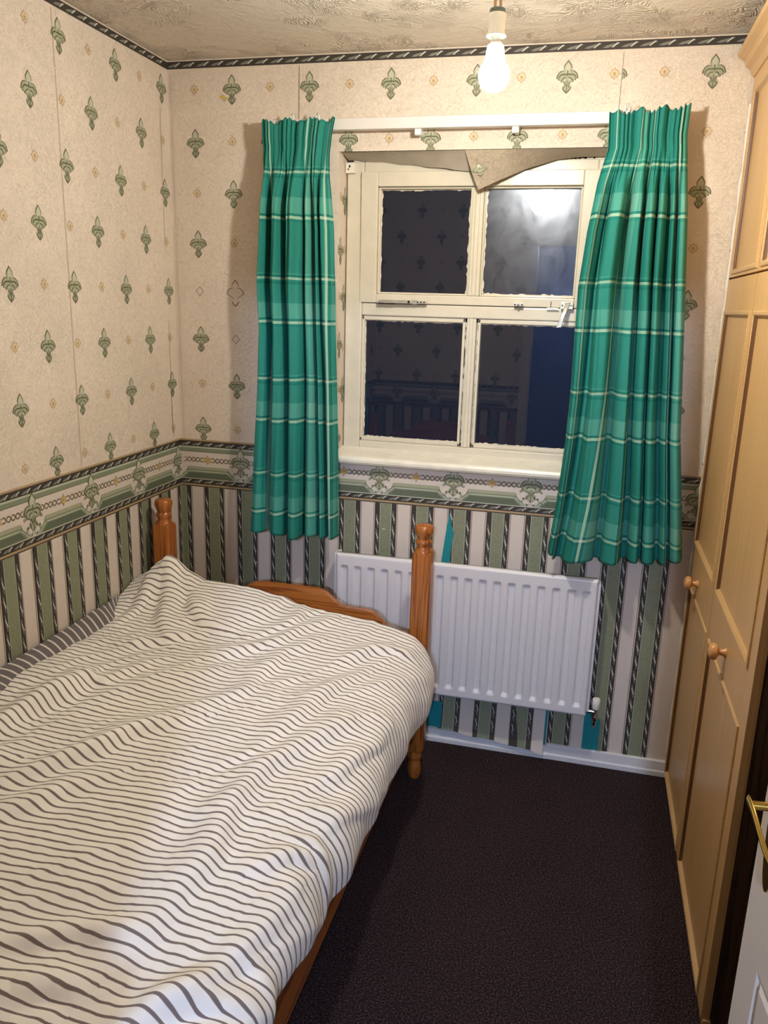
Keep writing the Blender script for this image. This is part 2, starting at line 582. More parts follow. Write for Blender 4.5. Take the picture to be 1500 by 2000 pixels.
    def rope_v(self, ac, z0, z1, w, per, ph, lay=2):
        self.rect(ac - w / 2, ac + w / 2, z0, z1, 'rope_dark', lay)
        z = z1 + ph
        while z - per > z0:
            if z <= z1:
                q = lambda L: [(ac + x * w, z - y * per) for x, y in L]
                self.poly(q([(-.30, .0), (-.05, .12), (.16, .5), (.30, .95), (.12, .98), (-.12, .62), (-.32, .22)]), 'rope_mid', lay + 1)
                self.poly(q([(-.34, .30), (-.16, .30), (.34, .66), (.26, .76), (-.02, .58)]), 'rope_light', lay + 2)
            z -= per
    def lower(self, a0, a1, anchor, per, cover=0.0):
        """regency stripes under the dado"""
        self.rect(a0, a1, 0.0, DADO0, 'paper_stripe_cream', 0)
        k0 = int(math.floor((a0 - anchor) / per)) - 1
        s = per / .1415
        for k in range(k0, k0 + int((a1 - a0) / per) + 4):
            a = anchor + k * per
            def R(x0, x1, mat, lay):
                p0, p1 = max(a0, a + x0 * s), min(a1, a + x1 * s)
                if p1 > p0:
                    self.rect(p0, p1, 0.02, DADO0, mat, lay)
            R(-.016, .078, 'line_brown', 1)
            R(-.0135, .0755, 'paper_stripe_cream', 2)
            R(-.011, .0735, 'line_dark', 3)
            R(.0085, .0545, 'band_pale', 4)
            R(.0105, .0525, 'paper_green', 5)
            for off, ph in ((0, 0.0), (.063, 0.02)):
                ac = a + off * s
                if a0 + .01 < ac < a1 - .01:
                    self.rope_v(ac, 0.02, DADO0, .0165, .057, ph + (k % 3) * .013, 6)
    def border(self, a0, a1, anchor, per, rp=.0475):
        R = lambda z0, z1, mat, lay: self.rect(a0, a1, z0, z1, mat, lay)
        R(DADO0, DADO1, 'paper_stripe_cream', 1)
        R(.954, .958, 'line_dark', 2); R(.958, .9645, 'tan_line', 3); R(.9645, .9668, 'line_dark', 3)
        R(.985, .9885, 'band_pale', 3)
        R(1.095, 1.1135, 'band_green', 2); R(1.1105, 1.1165, 'band_pale', 3); R(1.095, 1.0968, 'fleur_line', 3)
        R(1.1385, 1.145, 'tan_line', 3); R(1.1365, 1.139, 'line_dark', 4)
        self.rope(a0, a1, .9755, .018, rp, 4)
        self.rope(a0, a1, 1.1265, .019, rp, 4)
        k0 = int(math.floor((a0 - anchor) / per)) - 1
        c = ((0, a0, True), (0, a1, False))
        for k in range(k0, k0 + int((a1 - a0) / per) + 4):
            p = anchor + k * per
            n = p + per
            self.poly([(p + .020, .9885), (p + .030, 1.004), (p + .046, 1.016), (p + .054, 1.034), (n - .054, 1.034), (n - .046, 1.016), (n - .030, 1.004), (n - .020, .9885)], 'band_green', 2, c)
            self.poly([(p + .054, 1.024), (p + .056, 1.036), (n - .056, 1.036), (n - .054, 1.024)], 'fleur_fill', 3, c)
            self.stroke([(p + .026, .990), (p + .040, 1.003), (p + .058, 1.017), (n - .058, 1.017), (n - .040, 1.003), (n - .026, .990)], .0042, 'band_pale', 4, c)
            self.poly([(p + .036, .9885), (p + .062, 1.0115), (n - .062, 1.0115), (n - .036, .9885)], 'band_deep', 4, c)
            # chain of scrolls between the palmettes
            m = (p + n) / 2
            for half in (-1, 1):
                for w in (0, 1):
                    pts = []
                    for i in range(17):
                        t = i / 16
                        x = m + half * (.018 + t * (per / 2 - .060))
                        pts.append((x, 1.064 + (1 if w else -1) * .0085 * math.sin(t * 2 * math.pi * 2.2 + .6)))
                    self.stroke(pts, .0038, 'scroll' if w else 'line_brown', 3 + w, c)
            lf = [(0, .021), (.005, .009), (.017, .009), (.011, 0), (.017, -.009), (.005, -.009), (0, -.021)]
            lf = lf + [(-x, y) for x, y in lf[-2:0:-1]]
            self.poly([(m + x, 1.064 + y) for x, y in lf], 'scroll', 5, c)
            self.poly([(m + x * .8, 1.064 + y * .8) for x, y in lf], 'orange_leaf', 6, c)
            self.poly([(m + x * .25, 1.064 + y * .25) for x, y in lf], 'diamond_dot', 7, c)
            # palmette
            if a0 - .02 < p < a1 + .02:
                self.fleur(p, 1.062, 1.18, c, lay=5)
                for sg in (-1, 1):
                    self.stroke([(p + sg * .004, 1.010), (p + sg * .014, 1.020), (p + sg * .026, 1.018), (p + sg * .030, 1.008)], .006, 'fleur_fill', 9, c)
                    self.stroke([(p + sg * .003, 1.000), (p + sg * .012, .994), (p + sg * .022, .999)], .006, 'band_pale', 9, c)
                    self.stroke([(p + sg * .012, 1.046), (p + sg * .030, 1.052), (p + sg * .040, 1.044)], .0055, 'fleur_fill', 9, c)
                    self.stroke([(p + sg * .012, 1.042), (p + sg * .030, 1.047), (p + sg * .038, 1.040)], .0022, 'fleur_line', 10, c)
    def upper(self, a0, a1, even0, odd0, clips=(), rows=range(8), blanks=(), skip=()):
        for k in rows:
            z = 2.395 - .1724 * k
            st = even0 if k % 2 == 0 else odd0
            j0 = int(math.floor((a0 - st) / .288)) - 1
            for j in range(j0, j0 + int((a1 - a0) / .288) + 4):
                af = st + j * .288
                ad = af + .144
                if a0 - .034 < af < a1 + .034:
                    self.fleur(af, z, 1.0, tuple(clips) + ((0, a0, True), (0, a1, False)), blank=('f', k, j) in blanks)
                if a0 - .016 < ad < a1 + .016:
                    self.diamond(ad, z + .004, 1.0, tuple(clips) + ((0, a0, True), (0, a1, False)), blank=('d', k, j) in blanks)
    def top_cord(self, a0, a1):
        self.rect(a0, a1, 2.467, 2.491, 'line_dark', 1)
        self.rope(a0, a1, 2.479, .020, .0555, 2)

# far wall (with the window opening)
WX0, WX1, WZ0, WZ1, WD = 0.645, 1.575, 1.098, 2.187, 0.165
RX, NY = 2.56, -2.75
mb = MB()
fw = Paper(mb, (0, 0, 0), (1, 0, 0), (0, -1, 0), [(WX0, WX1, WZ0, WZ1)])
fw.rect(0, RX, DADO0, H, 'paper_cream', 0)
fw.lower(0, 1.930, .675, .1415)
fw.rect(1.930, RX, 0, DADO0, 'paper_stripe_cream', 0)
fw.border(0, RX, .257, .2817)
SEAM = 1.566
bl = set()
fw.upper(0.0, SEAM, .247, .102, blanks={('f', 4, 0), ('d', 4, -1), ('d', 5, 0)})
fw.upper(SEAM, RX, 1.548, 1.692)
fw.top_cord(0, RX)
fw.poly([(.4955, 2.28), (.4985, 2.28), (.500, 2.46), (.4975, 2.46)], 'seam', 5)
fw.poly([(SEAM - .001, 2.26), (SEAM + .001, 2.26), (SEAM + .001, 2.46), (SEAM - .001, 2.46)], 'seam', 5)
fw.poly([(.016, 1.15), (.020, 1.15), (.015, 2.45), (.011, 2.45)], 'paper_stripe_cream', 5)  # strip along the paper overlap in the corner, its highlight painted as colour
fw.poly([(.200, 2.372), (.214, 2.378), (.222, 2.372), (.232, 2.366), (.222, 2.360), (.211, 2.366)], 'stain', 8)
# torn places where the old teal paint shows
fw.poly([(1.094, .945), (1.098, .905), (1.113, .862), (1.104, .80), (1.102, .745), (1.070, .745), (1.082, .86)], 'teal_paint', 12)
fw.poly([(1.050, .170), (1.100, .170), (1.103, .057), (1.046, .057)], 'teal_paint', 12)
fw.poly([(1.645, .42), (1.655, .40), (1.658, .24), (1.672, .21), (1.704, .19), (1.704, .039), (1.645, .045)], 'teal_paint', 12)
fw.poly([(1.490, .200), (1.512, .200), (1.508, .05), (1.490, .05)], 'teal_paint', 12)
for (x, z, w, h) in ((.843, .853, .020, .004), (.142, .862, .005, .005), (.318, .662, .006, .012), (1.335, .79, .012, .003), (.16, .80, .003, .004)):
    fw.poly([(x - w / 2, z), (x, z - h / 2), (x + w / 2, z), (x, z + h / 2)], 'scuff', 12)
# reveal of the opening
def rev_poly(pts, mat):
    mb.poly(pts, mat)
rev_poly([(WX0, 0, WZ0), (WX0, 0, WZ1), (WX0, WD, WZ1), (WX0, WD, WZ0)], 'paper_cream')
rev_poly([(WX1, 0, WZ0), (WX1, WD, WZ0), (WX1, WD, WZ1), (WX1, 0, WZ1)], 'paper_cream')
rev_poly([(WX0, 0, WZ1), (WX1, 0, WZ1), (WX1, WD, WZ1), (WX0, WD, WZ1)], 'raw_paper')
rev_poly([(WX0, 0, WZ0), (WX0, WD, WZ0), (WX1, WD, WZ0), (WX1, 0, WZ0)], 'raw_paper')
rl = Paper(mb, (WX0, 0, 0), (0, 1, 0), (1, 0, 0))
for y, z, d in ((.074, 2.035, 0), (.028, 1.862, 0), (.074, 1.700, 0), (.028, 1.53, 0), (.074, 1.362, 0), (.026, 1.180, 0), (.028, 2.045, 1), (.072, 1.868, 1), (.028, 1.705, 1), (.072, 1.52, 1), (.028, 1.37, 1)):
    (rl.diamond if d else rl.fleur)(y, z, 1.0, clip=((0, 0.0, True), (0, .098, False)))
rr = Paper(mb, (WX1, 0, 0), (0, 1, 0), (-1, 0, 0))
for y, z in ((.05, 2.035), (.05, 1.70), (.05, 1.362)):
    rr.fleur(y, z)
# back skin of the wall, so it has a thickness
bw = Paper(mb, (0, WD, 0), (1, 0, 0), (0, 1, 0), [(WX0, WX1, WZ0, WZ1)])
bw.rect(-.1, RX + .1, 0, H, 'dark_gap', 0)
wall_far = struct(mb.build('wall_far'))

# left wall
mb = MB()
lw = Paper(mb, (0, 0, 0), (0, 1, 0), (1, 0, 0))
lw.rect(NY, 0, DADO0, H, 'paper_cream', 0)
lw.lower(NY, 0, -.319, .1462)
lw.border(NY, 0, -.025, .2915)
lw.upper(NY, 0, -.048, -.195)
lw.top_cord(NY, 0)
lw.poly([(-.0665, 1.86), (-.0650, 1.86), (-.0640, 2.33), (-.0658, 2.33)], 'seam', 6)
lw.poly([(-.0590, 1.17), (-.0565, 1.17), (-.0600, 1.60), (-.0612, 1.60)], 'fleur_line', 6)
lw.poly([(-.6515, 1.15), (-.6502, 1.15), (-.6502, 2.46), (-.6515, 2.46)], 'seam', 6)
for (y, z, w, h) in ((-.80, .64, .016, .006), (-.27, .80, .004, .005)):
    lw.poly([(y - w / 2, z), (y, z - h / 2), (y + w / 2, z + h), (y, z + h / 2)], 'scuff', 12)
struct(mb.build('wall_left'))

# right wall (behind the wardrobe) and near wall (round the doorway)
mb = MB()
rw = Paper(mb, (RX, 0, 0), (0, 1, 0), (-1, 0, 0))
rw.rect(NY, 0, DADO0, H, 'paper_cream', 0)
rw.lower(NY, -1.0, -1.1, .1462); rw.border(NY, -1.0, -.9, .2915); rw.upper(NY, -1.0, -.048, -.195); rw.top_cord(NY, 0)
rw.rect(-1.0, 0, 0, DADO0, 'paper_stripe_cream', 0)
struct(mb.build('wall_right'))
DX0, DX1, DZ = 1.13, 1.935, 2.0
mb = MB()
nw = Paper(mb, (0, NY, 0), (1, 0, 0), (0, 1, 0), [(DX0, DX1, -.01, DZ)])
nw.rect(0, RX, DADO0, H, 'paper_cream', 0)
nw.lower(0, RX, .30, .1415); nw.border(0, RX, .175, .2817); nw.upper(0, RX, .17, .315); nw.top_cord(0, RX)
NB = NY - .11
nb = Paper(mb, (0, NB, 0), (1, 0, 0), (0, -1, 0), [(DX0, DX1, -.01, DZ)])
nb.rect(-.6, RX + .6, 0, H, 'hall_wall', 0)
for x in (DX0, DX1):
    mb.poly([(x, NY, 0), (x, NB, 0), (x, NB, DZ), (x, NY, DZ)], 'door_white')
mb.poly([(DX0, NY, DZ), (DX1, NY, DZ), (DX1, NB, DZ), (DX0, NB, DZ)], 'door_white')
struct(mb.build('wall_near'))

# door casing round the doorway
mb = MB()
for x0, x1 in ((DX0 - .065, DX0), (DX1, DX1 + .065)):
    mb.box((x0, NY, 0), (x1, NY + .016, DZ + .065), 'door_white')
mb.box((DX0, NY, DZ), (DX1, NY + .016, DZ + .065), 'door_white')
struct(mb.build('trim_1', bevel=.004))

mb = MB()
mb.box((-.1, NB, -.05), (RX + .1, .2, 0), 'carpet')
mb.box((-.6, -5.6, -.05), (RX + .6, NB, 0), 'carpet')
struct(mb.build('floor'))
mb = MB()
mb.box((-.1, NB, H), (RX + .1, .2, H + .05), 'ceiling_plaster')
struct(mb.build('ceiling'))

# landing outside the doorway
mb = MB()
mb.poly([(-.6, NB, 0), (-.6, -5.6, 0), (-.6, -5.6, H), (-.6, NB, H)], 'hall_wall')
mb.poly([(RX + .6, NB, 0), (RX + .6, NB, H), (RX + .6, -5.6, H), (RX + .6, -5.6, 0)], 'hall_wall')
mb.poly([(-.6, -5.6, 0), (RX + .6, -5.6, 0), (RX + .6, -5.6, H), (-.6, -5.6, H)], 'hall_wall')
mb.poly([(-.6, NB, H), (RX + .6, NB, H), (RX + .6, -5.6, H), (-.6, -5.6, H)], 'hall_wall')
struct(mb.build('wall_landing'))
hl = thing('ceiling_light', 'round white ceiling light on the landing outside the doorway', 'lamp', (HALL[0], HALL[1], H))
mb = MB(); mb.lathe((HALL[0], HALL[1], 0), [(.05, H), (.05, H - .02), (.012, H - .03), (.012, HALL[2] + .06)], 'plastic_white'); mb.build('stem', hl, 'auto')
mb = MB(); mb.lathe(HALL, [(.001, .065), (.03, .06), (.052, .04), (.065, 0), (.052, -.04), (.03, -.058), (.001, -.065)], 'hall_glow'); mb.build('globe', hl, True)

# baseboards
mb = MB()
prof = [(0, 0), (-.018, 0), (-.018, .020), (-.014, .024), (-.012, .060), (0, .062)]
mb.prism([(y, z) for y, z in prof], 0, 1.515, RX, 'skirting_paint')
mb.prism([(0, 0), (-.020, 0), (-.020, .018), (-.012, .024), (-.010, .050), (0, .052)], 0, 0, 1.515, 'skirting_paint')
struct(mb.build('baseboard_far', bevel=.002))
mb = MB()
mb.prism([(0, 0), (.016, 0), (.016, .05), (.008, .06), (0, .06)], 1, NY, -.02, 'skirting_paint')
struct(mb.build('baseboard_left'))
mb = MB()
mb.prism([(0, 0), (.016, 0), (.016, .05), (.008, .06), (0, .06)][::-1], 0, 0, 0.001, 'skirting_paint') if False else None
mb.box((.016, NY, 0), (DX0 - .065, NY + .016, .06), 'skirting_paint')
struct(mb.build('baseboard_near'))
# crumbling filler where wallpaper meets the wardrobe
mb = MB()
rows = []
for i in range(60):
    z = .1 + 2.2 * i / 59
    w = .003 + .0015 * math.sin(i * 1.7) + .003 * random.random()
    rows.append([(1.952 - w, -.0045, z), (1.953, -.012, z), (1.953, -.003, z)])
mb.grid(rows, 'filler_white')
struct(mb.build('trim_2'))

# ------------------------------------------------------------------ loose wallpaper under the radiator and in the window head
def strip_print(P):
    pass
mb = MB()
lp = Paper(mb, (0, -.0225, 0), (1, 0, 0), (0, -1, 0))
# the sheet hangs free of the wall below the radiator and its torn foot curls over the skirting
def hang(x0, x1, mat, lay):
    n = 14
    rows = []
    for i in range(n + 1):
        t = i / n
        row = []
        for x in (x0, x1):
            zb = .066 + (.031 - .066) * (x - 1.105) / .4 + .004 * math.sin(x * 40)
            curl = max(0, (x - 1.40) / .10) if x > 1.40 else 0
            z = .26 + (zb - .26) * t
            y = -.004 - .024 * t ** 2 - .020 * curl * t ** 1.5 - lay * .0003
            row.append((x, y, z))
        rows.append(row)
    mb.grid(rows, mat)
xs = np.linspace(1.103, 1.502, 9)
for a, b in zip(xs[:-1], xs[1:]):
    hang(a, b, 'paper_stripe_cream', 0)
for k in range(3, 6):
    a = .675 + k * .1415
    for x0, x1, mat, lay in ((-.0135 + .0, .0755, 'line_brown', 1), (-.011, .0735, 'line_dark', 2), (.0085, .0545, 'band_pale', 3), (.0105, .0525, 'paper_green', 4)):
        p0, p1 = max(1.103, a + x0), min(1.502, a + x1)
        if p1 > p0:
            m = (p0 + p1) / 2
            hang(p0, m, mat, lay); hang(m, p1, mat, lay)
    for off in (0, .063):
        ac = a + off
        if 1.11 < ac < 1.49:
            for i in range(3):
                z = .24 - i * .057
                t = (.26 - z) / .2
                yy = -.0055 - .024 * t ** 2 - (.020 * max(0, (ac - 1.40) / .10)) * t ** 1.5 - .001
                t2 = (.26 - z + .03) / .2
                y2 = -.0055 - .024 * t2 ** 2 - (.020 * max(0, (ac - 1.40) / .10)) * t2 ** 1.5 - .001
                mb.poly([(ac - .005, yy, z), (ac - .002, yy, z), (ac + .005, y2, z - .024), (ac + .003, y2, z - .028)], 'rope_light')
                mb.poly([(ac - .005, y2, z - .026), (ac, y2, z - .022), (ac + .004, y2 - .001, z - .045), (ac, y2 - .001, z - .045)], 'rope_mid')
tag(mb.build('loose_wallpaper'), 'torn strip of striped wallpaper hanging loose under the radiator', 'wallpaper', 'loose pieces of wallpaper')

mb = MB()
# left-hand soffit paper, sagging at its back edge
rows = []
for i in range(15):
    t = i / 14
    x = .652 + (1.108 - .652) * t
    yb, zb = .088 - .030 * t ** 1.5, 2.172 - .046 * t ** 1.3
    rows.append([(x, .002, 2.1855), (x, yb * .35, 2.186 - (2.186 - zb) * .25 + .003), (x, yb * .7, 2.186 - (2.186 - zb) * .62), (x, yb, zb + .002 * math.sin(i * 1.9))])
mb.grid(rows, 'raw_paper')
tag(mb.build('loose_wallpaper', None, True), 'sagging plain paper peeling from the top left of the window recess', 'wallpaper', 'loose pieces of wallpaper')
mb = MB()
# torn flap hanging point-down, printed side showing
tipx, tipy, tipz = 1.132, .020, 2.063
rows = []
for i in range(25):
    t = i / 24
    x = 1.083 + (1.570 - 1.083) * t
    bx = 1.132 + (1.570 - 1.132) * t
    pz = np.interp(bx, [1.132, 1.20, 1.29, 1.385, 1.45, 1.575], [2.063, 2.095, 2.135, 2.163, 2.170, 2.172])
    py = np.interp(bx, [1.132, 1.20, 1.29, 1.385, 1.45, 1.575], [.018, .030, .055, .070, .072, .074])
    row = []
    for j in range(9):
        u = j / 8
        row.append((x + (bx - x) * u, .001 + (py - .001) * u, 2.1855 + (pz - 2.1855) * u - .006 * math.sin(math.pi * u) * (1 - t)))
    rows.append(row)
mb.grid(rows, 'paper_grimy')
base = Vector((1.117, .010, 2.122))
ex, ez = Vector((.93, .10, .22)).normalized(), Vector((-.30, -.12, .93)).normalized()
class Flap(Paper):
    def P(self, a, z, lay):
        return base + ex * a + ez * z * .62 + Vector((0, -.004 - lay * .0004, -.001))
fp = Flap(mb, (0, 0, 0), (1, 0, 0), (0, -1, 0))
fp.fleur(.018, .0, .70)
tag(mb.build('loose_wallpaper', None, 'auto'), 'triangular torn wallpaper flap hanging point down over the window', 'wallpaper', 'loose pieces of wallpaper')

# ------------------------------------------------------------------ window
FY = .085
win = struct_empty('window_1', ((WX0 + WX1) / 2, .12, WZ0))
mb = MB()
W = lambda x0, x1, z0, z1, y0=FY, y1=.160, m='gloss_paint': mb.box((x0, y0, z0), (x1, y1, z1), m)
W(WX0 + .004, .712, 1.13, 2.168); W(1.520, WX1 - .002, 1.13, 2.168)
W(.712, 1.520, 2.128, 2.168); W(.712, 1.520, 1.13, 1.172)
W(.712, 1.520, 1.640, 1.684, FY + .002)
win_frame = mb.build('frame', win, bevel=.005)
# inner beads round the fixed panes
mb = MB()
for (x0, x1) in ((.712, 1.100), (1.146, 1.520)):
    z0, z1 = 1.172, 1.640
    mb.box((x0, FY + .010, z0), (x1, .135, z0 + .014), 'gloss_paint'); mb.box((x0, FY + .010, z1 - .016), (x1, .135, z1), 'gloss_paint')
    mb.box((x0, FY + .010, z0), (x0 + .010, .135, z1), 'gloss_paint'); mb.box((x1 - .010, FY + .010, z0), (x1, .135, z1), 'gloss_paint')
mb.build('glazing_bead', win, bevel=.003)
mb = MB()
mb.box((1.106, FY + .004, 1.172), (1.140, .140, 1.640), 'gloss_paint')
mb.box((1.116, FY - .004, 1.172), (1.130, FY + .006, 1.640), 'gloss_paint')
mb.build('glazing_bar', win, bevel=.004)
# opening top light
mb = MB()
SY = .074
for (x0, x1, z0, z1) in ((.704, .766, 1.686, 2.134), (1.476, 1.528, 1.686, 2.134), (.766, 1.476, 2.084, 2.134), (.766, 1.476, 1.686, 1.718)):
    mb.box((x0, SY, z0), (x1, .130, z1), 'gloss_paint')
for (x0, x1) in ((.766, 1.104), (1.144, 1.476)):
    z0, z1 = 1.718, 2.084
    for a in ((x0, z0, x1, z0 + .007), (x0, z1 - .007, x1, z1), (x0, z0, x0 + .007, z1), (x1 - .007, z0, x1, z1)):
        mb.box((a[0], SY + .016, a[1]), (a[2], .125, a[3]), 'gloss_paint')
sash = mb.build('top_sash', win, bevel=.004)
mb = MB()
mb.box((1.104, SY + .006, 1.718), (1.144, .128, 2.084), 'gloss_paint')
mb.box((1.116, SY - .002, 1.718), (1.132, SY + .008, 2.084), 'gloss_paint')
mb.build('glazing_bar', sash, bevel=.004)
def ragged_pane(x0, x1, z0, z1, parent, y=.108, mat='window_glass'):
    m_ = MB()
    m_.box((x0, y, z0), (x1, y + .004, z1), mat)
    o = m_.build('glass_pane', parent)
    return o
ragged_pane(.772, 1.106, 1.722, 2.080, sash)
ragged_pane(1.142, 1.472, 1.722, 2.080, sash, mat='window_glass_smeared')
ragged_pane(.718, 1.108, 1.182, 1.628, win)
ragged_pane(1.138, 1.516, 1.182, 1.628, win)
th_ = math.radians(1.0)
pv = Vector((0, .10, 2.13))
Rm = Matrix.Rotation(th_, 4, 'X')
sash.matrix_basis = Matrix.Translation(pv) @ Rm @ Matrix.Translation(-pv)
# rough paint edges left on the glass along the bars
mb = MB()
def rag(x0, z0, x1, z1, dx, dz):
    n = 40
    a, b = [], []
    for i in range(n + 1):
        t = i / n
        w = .002 + .005 * random.random() ** 2
        a.append((x0 + (x1 - x0) * t, .1068, z0 + (z1 - z0) * t))
        b.append((x0 + (x1 - x0) * t + dx * w, .1068, z0 + (z1 - z0) * t + dz * w))
    mb.grid([a, b], 'gloss_paint')
rag(.773, 1.722, .773, 2.078, 1, 0); rag(.773, 2.077, 1.100, 2.077, 0, -1); rag(1.097, 1.722, 1.097, 2.078, -1, 0); rag(1.151, 1.722, 1.151, 2.078, 1, 0)
rag(.722, 1.186, .722, 1.626, 1, 0); rag(1.105, 1.186, 1.105, 1.626, -1, 0); rag(1.141, 1.186, 1.141, 1.626, 1, 0); rag(.722, 1.186, 1.10, 1.186, 0, 1); rag(1.151, 1.725, 1.470, 1.725, 0, 1)
rag(.722, 1.624, 1.10, 1.624, 0, -1); rag(1.15, 1.624, 1.50, 1.624, 0, -1); rag(1.15, 1.186, 1.50, 1.186, 0, 1)
mb.build('paint_edge', win)
# gap above the frame, with flecks of old paint
mb = MB()
mb.box((WX0, .10, 2.166), (WX1, .155, 2.187), 'dark_gap')
win_gap = mb.build('head_gap', win)
mb = MB()
for x0, x1, z0, z1 in ((.80, .83, 2.167, 2.176), (.67, .78, 2.166, 2.178), (.84, .93, 2.166, 2.175), (1.405, 1.409, 2.168, 2.178), (1.418, 1.424, 2.168, 2.180), (1.432, 1.436, 2.168, 2.179), (1.436, 1.446, 2.172, 2.176),
                       (1.446, 1.450, 2.168, 2.180), (1.458, 1.470, 2.168, 2.171), (1.458, 1.461, 2.168, 2.181), (1.478, 1.50, 2.168, 2.182), (1.505, 1.56, 2.166, 2.184)):
    mb.box((x0, .094, z0), (x1, .101, z1), 'sill_paint')
mb.build('paint_fleck', win)
mb = MB()
mb.box((.648, .066, 2.128), (.682, .086, 2.162), 'filler_white')
mb.box((.660, .064, 2.146), (.666, .067, 2.154), 'dark_gap'); mb.box((.656, .064, 2.138), (.661, .067, 2.143), 'dark_gap')
mb.build('corner_block', win, bevel=.002)
# casement stay on the left, fastener and pins on the right
mb = MB()
mb.box((.782, .058, 1.686), (.906, .070, 1.697), 'worn_metal')
mb.box((.782, .060, 1.682), (.80, .074, 1.686), 'dark_gap'); mb.box((.806, .060, 1.6825), (.842, .072, 1.686), 'dark_gap')
mb.box((.906, .062, 1.684), (.925, .074, 1.699), 'worn_metal'); mb.lathe((.896, .056, 1.692), [(.0045, 0), (.0045, .006)], 'dark_gap', 1, 12)
mb.box((.925, .062, 1.686), (.962, .072, 1.695), 'worn_metal')
for x in (.927, .940, .952):
    mb.lathe((x, .0605, 1.692), [(.0028, 0), (.0028, .003)], 'dark_gap', 1, 10)
mb.build('casement_stay', win, bevel=.0015)
mb = MB()
mb.box((1.272, .060, 1.688), (1.304, .0745, 1.698), 'worn_metal'); mb.lathe((1.288, .050, 1.693), [(.004, 0), (.004, .012)], 'chrome', 1, 12)
for x in (1.276, 1.300):
    mb.lathe((x, .0588, 1.693), [(.0028, 0), (.0028, .003)], 'dark_gap', 1, 10)
mb.build('stay_pin', win, bevel=.0015)
mb = MB()
mb.box((1.432, .062, 1.682), (1.474, .0745, 1.706), 'worn_metal')
for x in (1.438, 1.468):
    mb.lathe((x, .0608, 1.694), [(.0026, 0), (.0026, .003)], 'dark_gap', 1, 10)
mb.box((1.385, .070, 1.680), (1.425, .0755, 1.685), 'worn_metal')
for z in (1.690, 1.698, 1.704):
    mb.lathe((1.398, .0722, z), [(.0018, 0), (.0018, .003)], 'dark_gap', 1, 8)
fst = mb.build('fastener_plate', win, bevel=.0015)
mb = MB()
rows = []
for i in range(9):
    t = i / 8
    cx, cz = 1.457 - .024 * t, 1.702 - .083 * t
    w = .0085 - .002 * math.sin(t * math.pi) + .001 * t
    y0 = .058 - .022 * math.sin(min(1, t * 1.6) * math.pi / 2)
    rows.append([(cx - w, y0, cz), (cx + w, y0, cz + .003), (cx + w, y0 + .010, cz + .003), (cx - w, y0 + .010, cz)])
mb.grid(rows, 'worn_metal', True); mb.poly(rows[0], 'worn_metal'); mb.poly(rows[-1], 'worn_metal')
mb.build('fastener_handle', fst, bevel=.002)
# sill board
mb = MB()
outl = [(.100, 1.148), (-.026, 1.131), (-.036, 1.128), (-.041, 1.119), (-.041, 1.110), (-.036, 1.101), (-.026, 1.098), (.100, 1.098)]
mb.prism(outl, 0, WX0 - .003, WX1 + .012, 'sill_paint')
mb.build('window_sill', win, bevel=.002)

# ------------------------------------------------------------------ curtain rail
rail = thing('curtain_rail', 'white square curtain rail fixed to the wall over the window', 'curtain rail', (1.08, -.06, 2.257))
mb = MB()
mb.box((.405, -.082, 2.240), (1.775, -.052, 2.276), 'rail_white')
mb.build('rail', rail, bevel=.003)
for x in (.935, 1.253, .47, 1.70):
    mb = MB()
    mb.box((x - .011, -.070, 2.222), (x + .011, -.050, 2.242), 'clear_plastic'); mb.box((x - .007, -.052, 2.226), (x + .007, .0, 2.250), 'clear_plastic')
    mb.build('bracket', rail, bevel=.003)

# ------------------------------------------------------------------ curtains
def vnoise(x, y, seed):
    r = np.random.default_rng(seed)
    T = r.random((64, 64))
    xi, yi = np.floor(x).astype(int), np.floor(y).astype(int)
    fx, fy = x - xi, y - yi
    fx = fx * fx * (3 - 2 * fx); fy = fy * fy * (3 - 2 * fy)
    g = lambda a, b: T[a % 64, b % 64]
    return (g(xi, yi) * (1 - fx) + g(xi + 1, yi) * fx) * (1 - fy) + (g(xi, yi + 1) * (1 - fx) + g(xi + 1, yi + 1) * fx) * fy

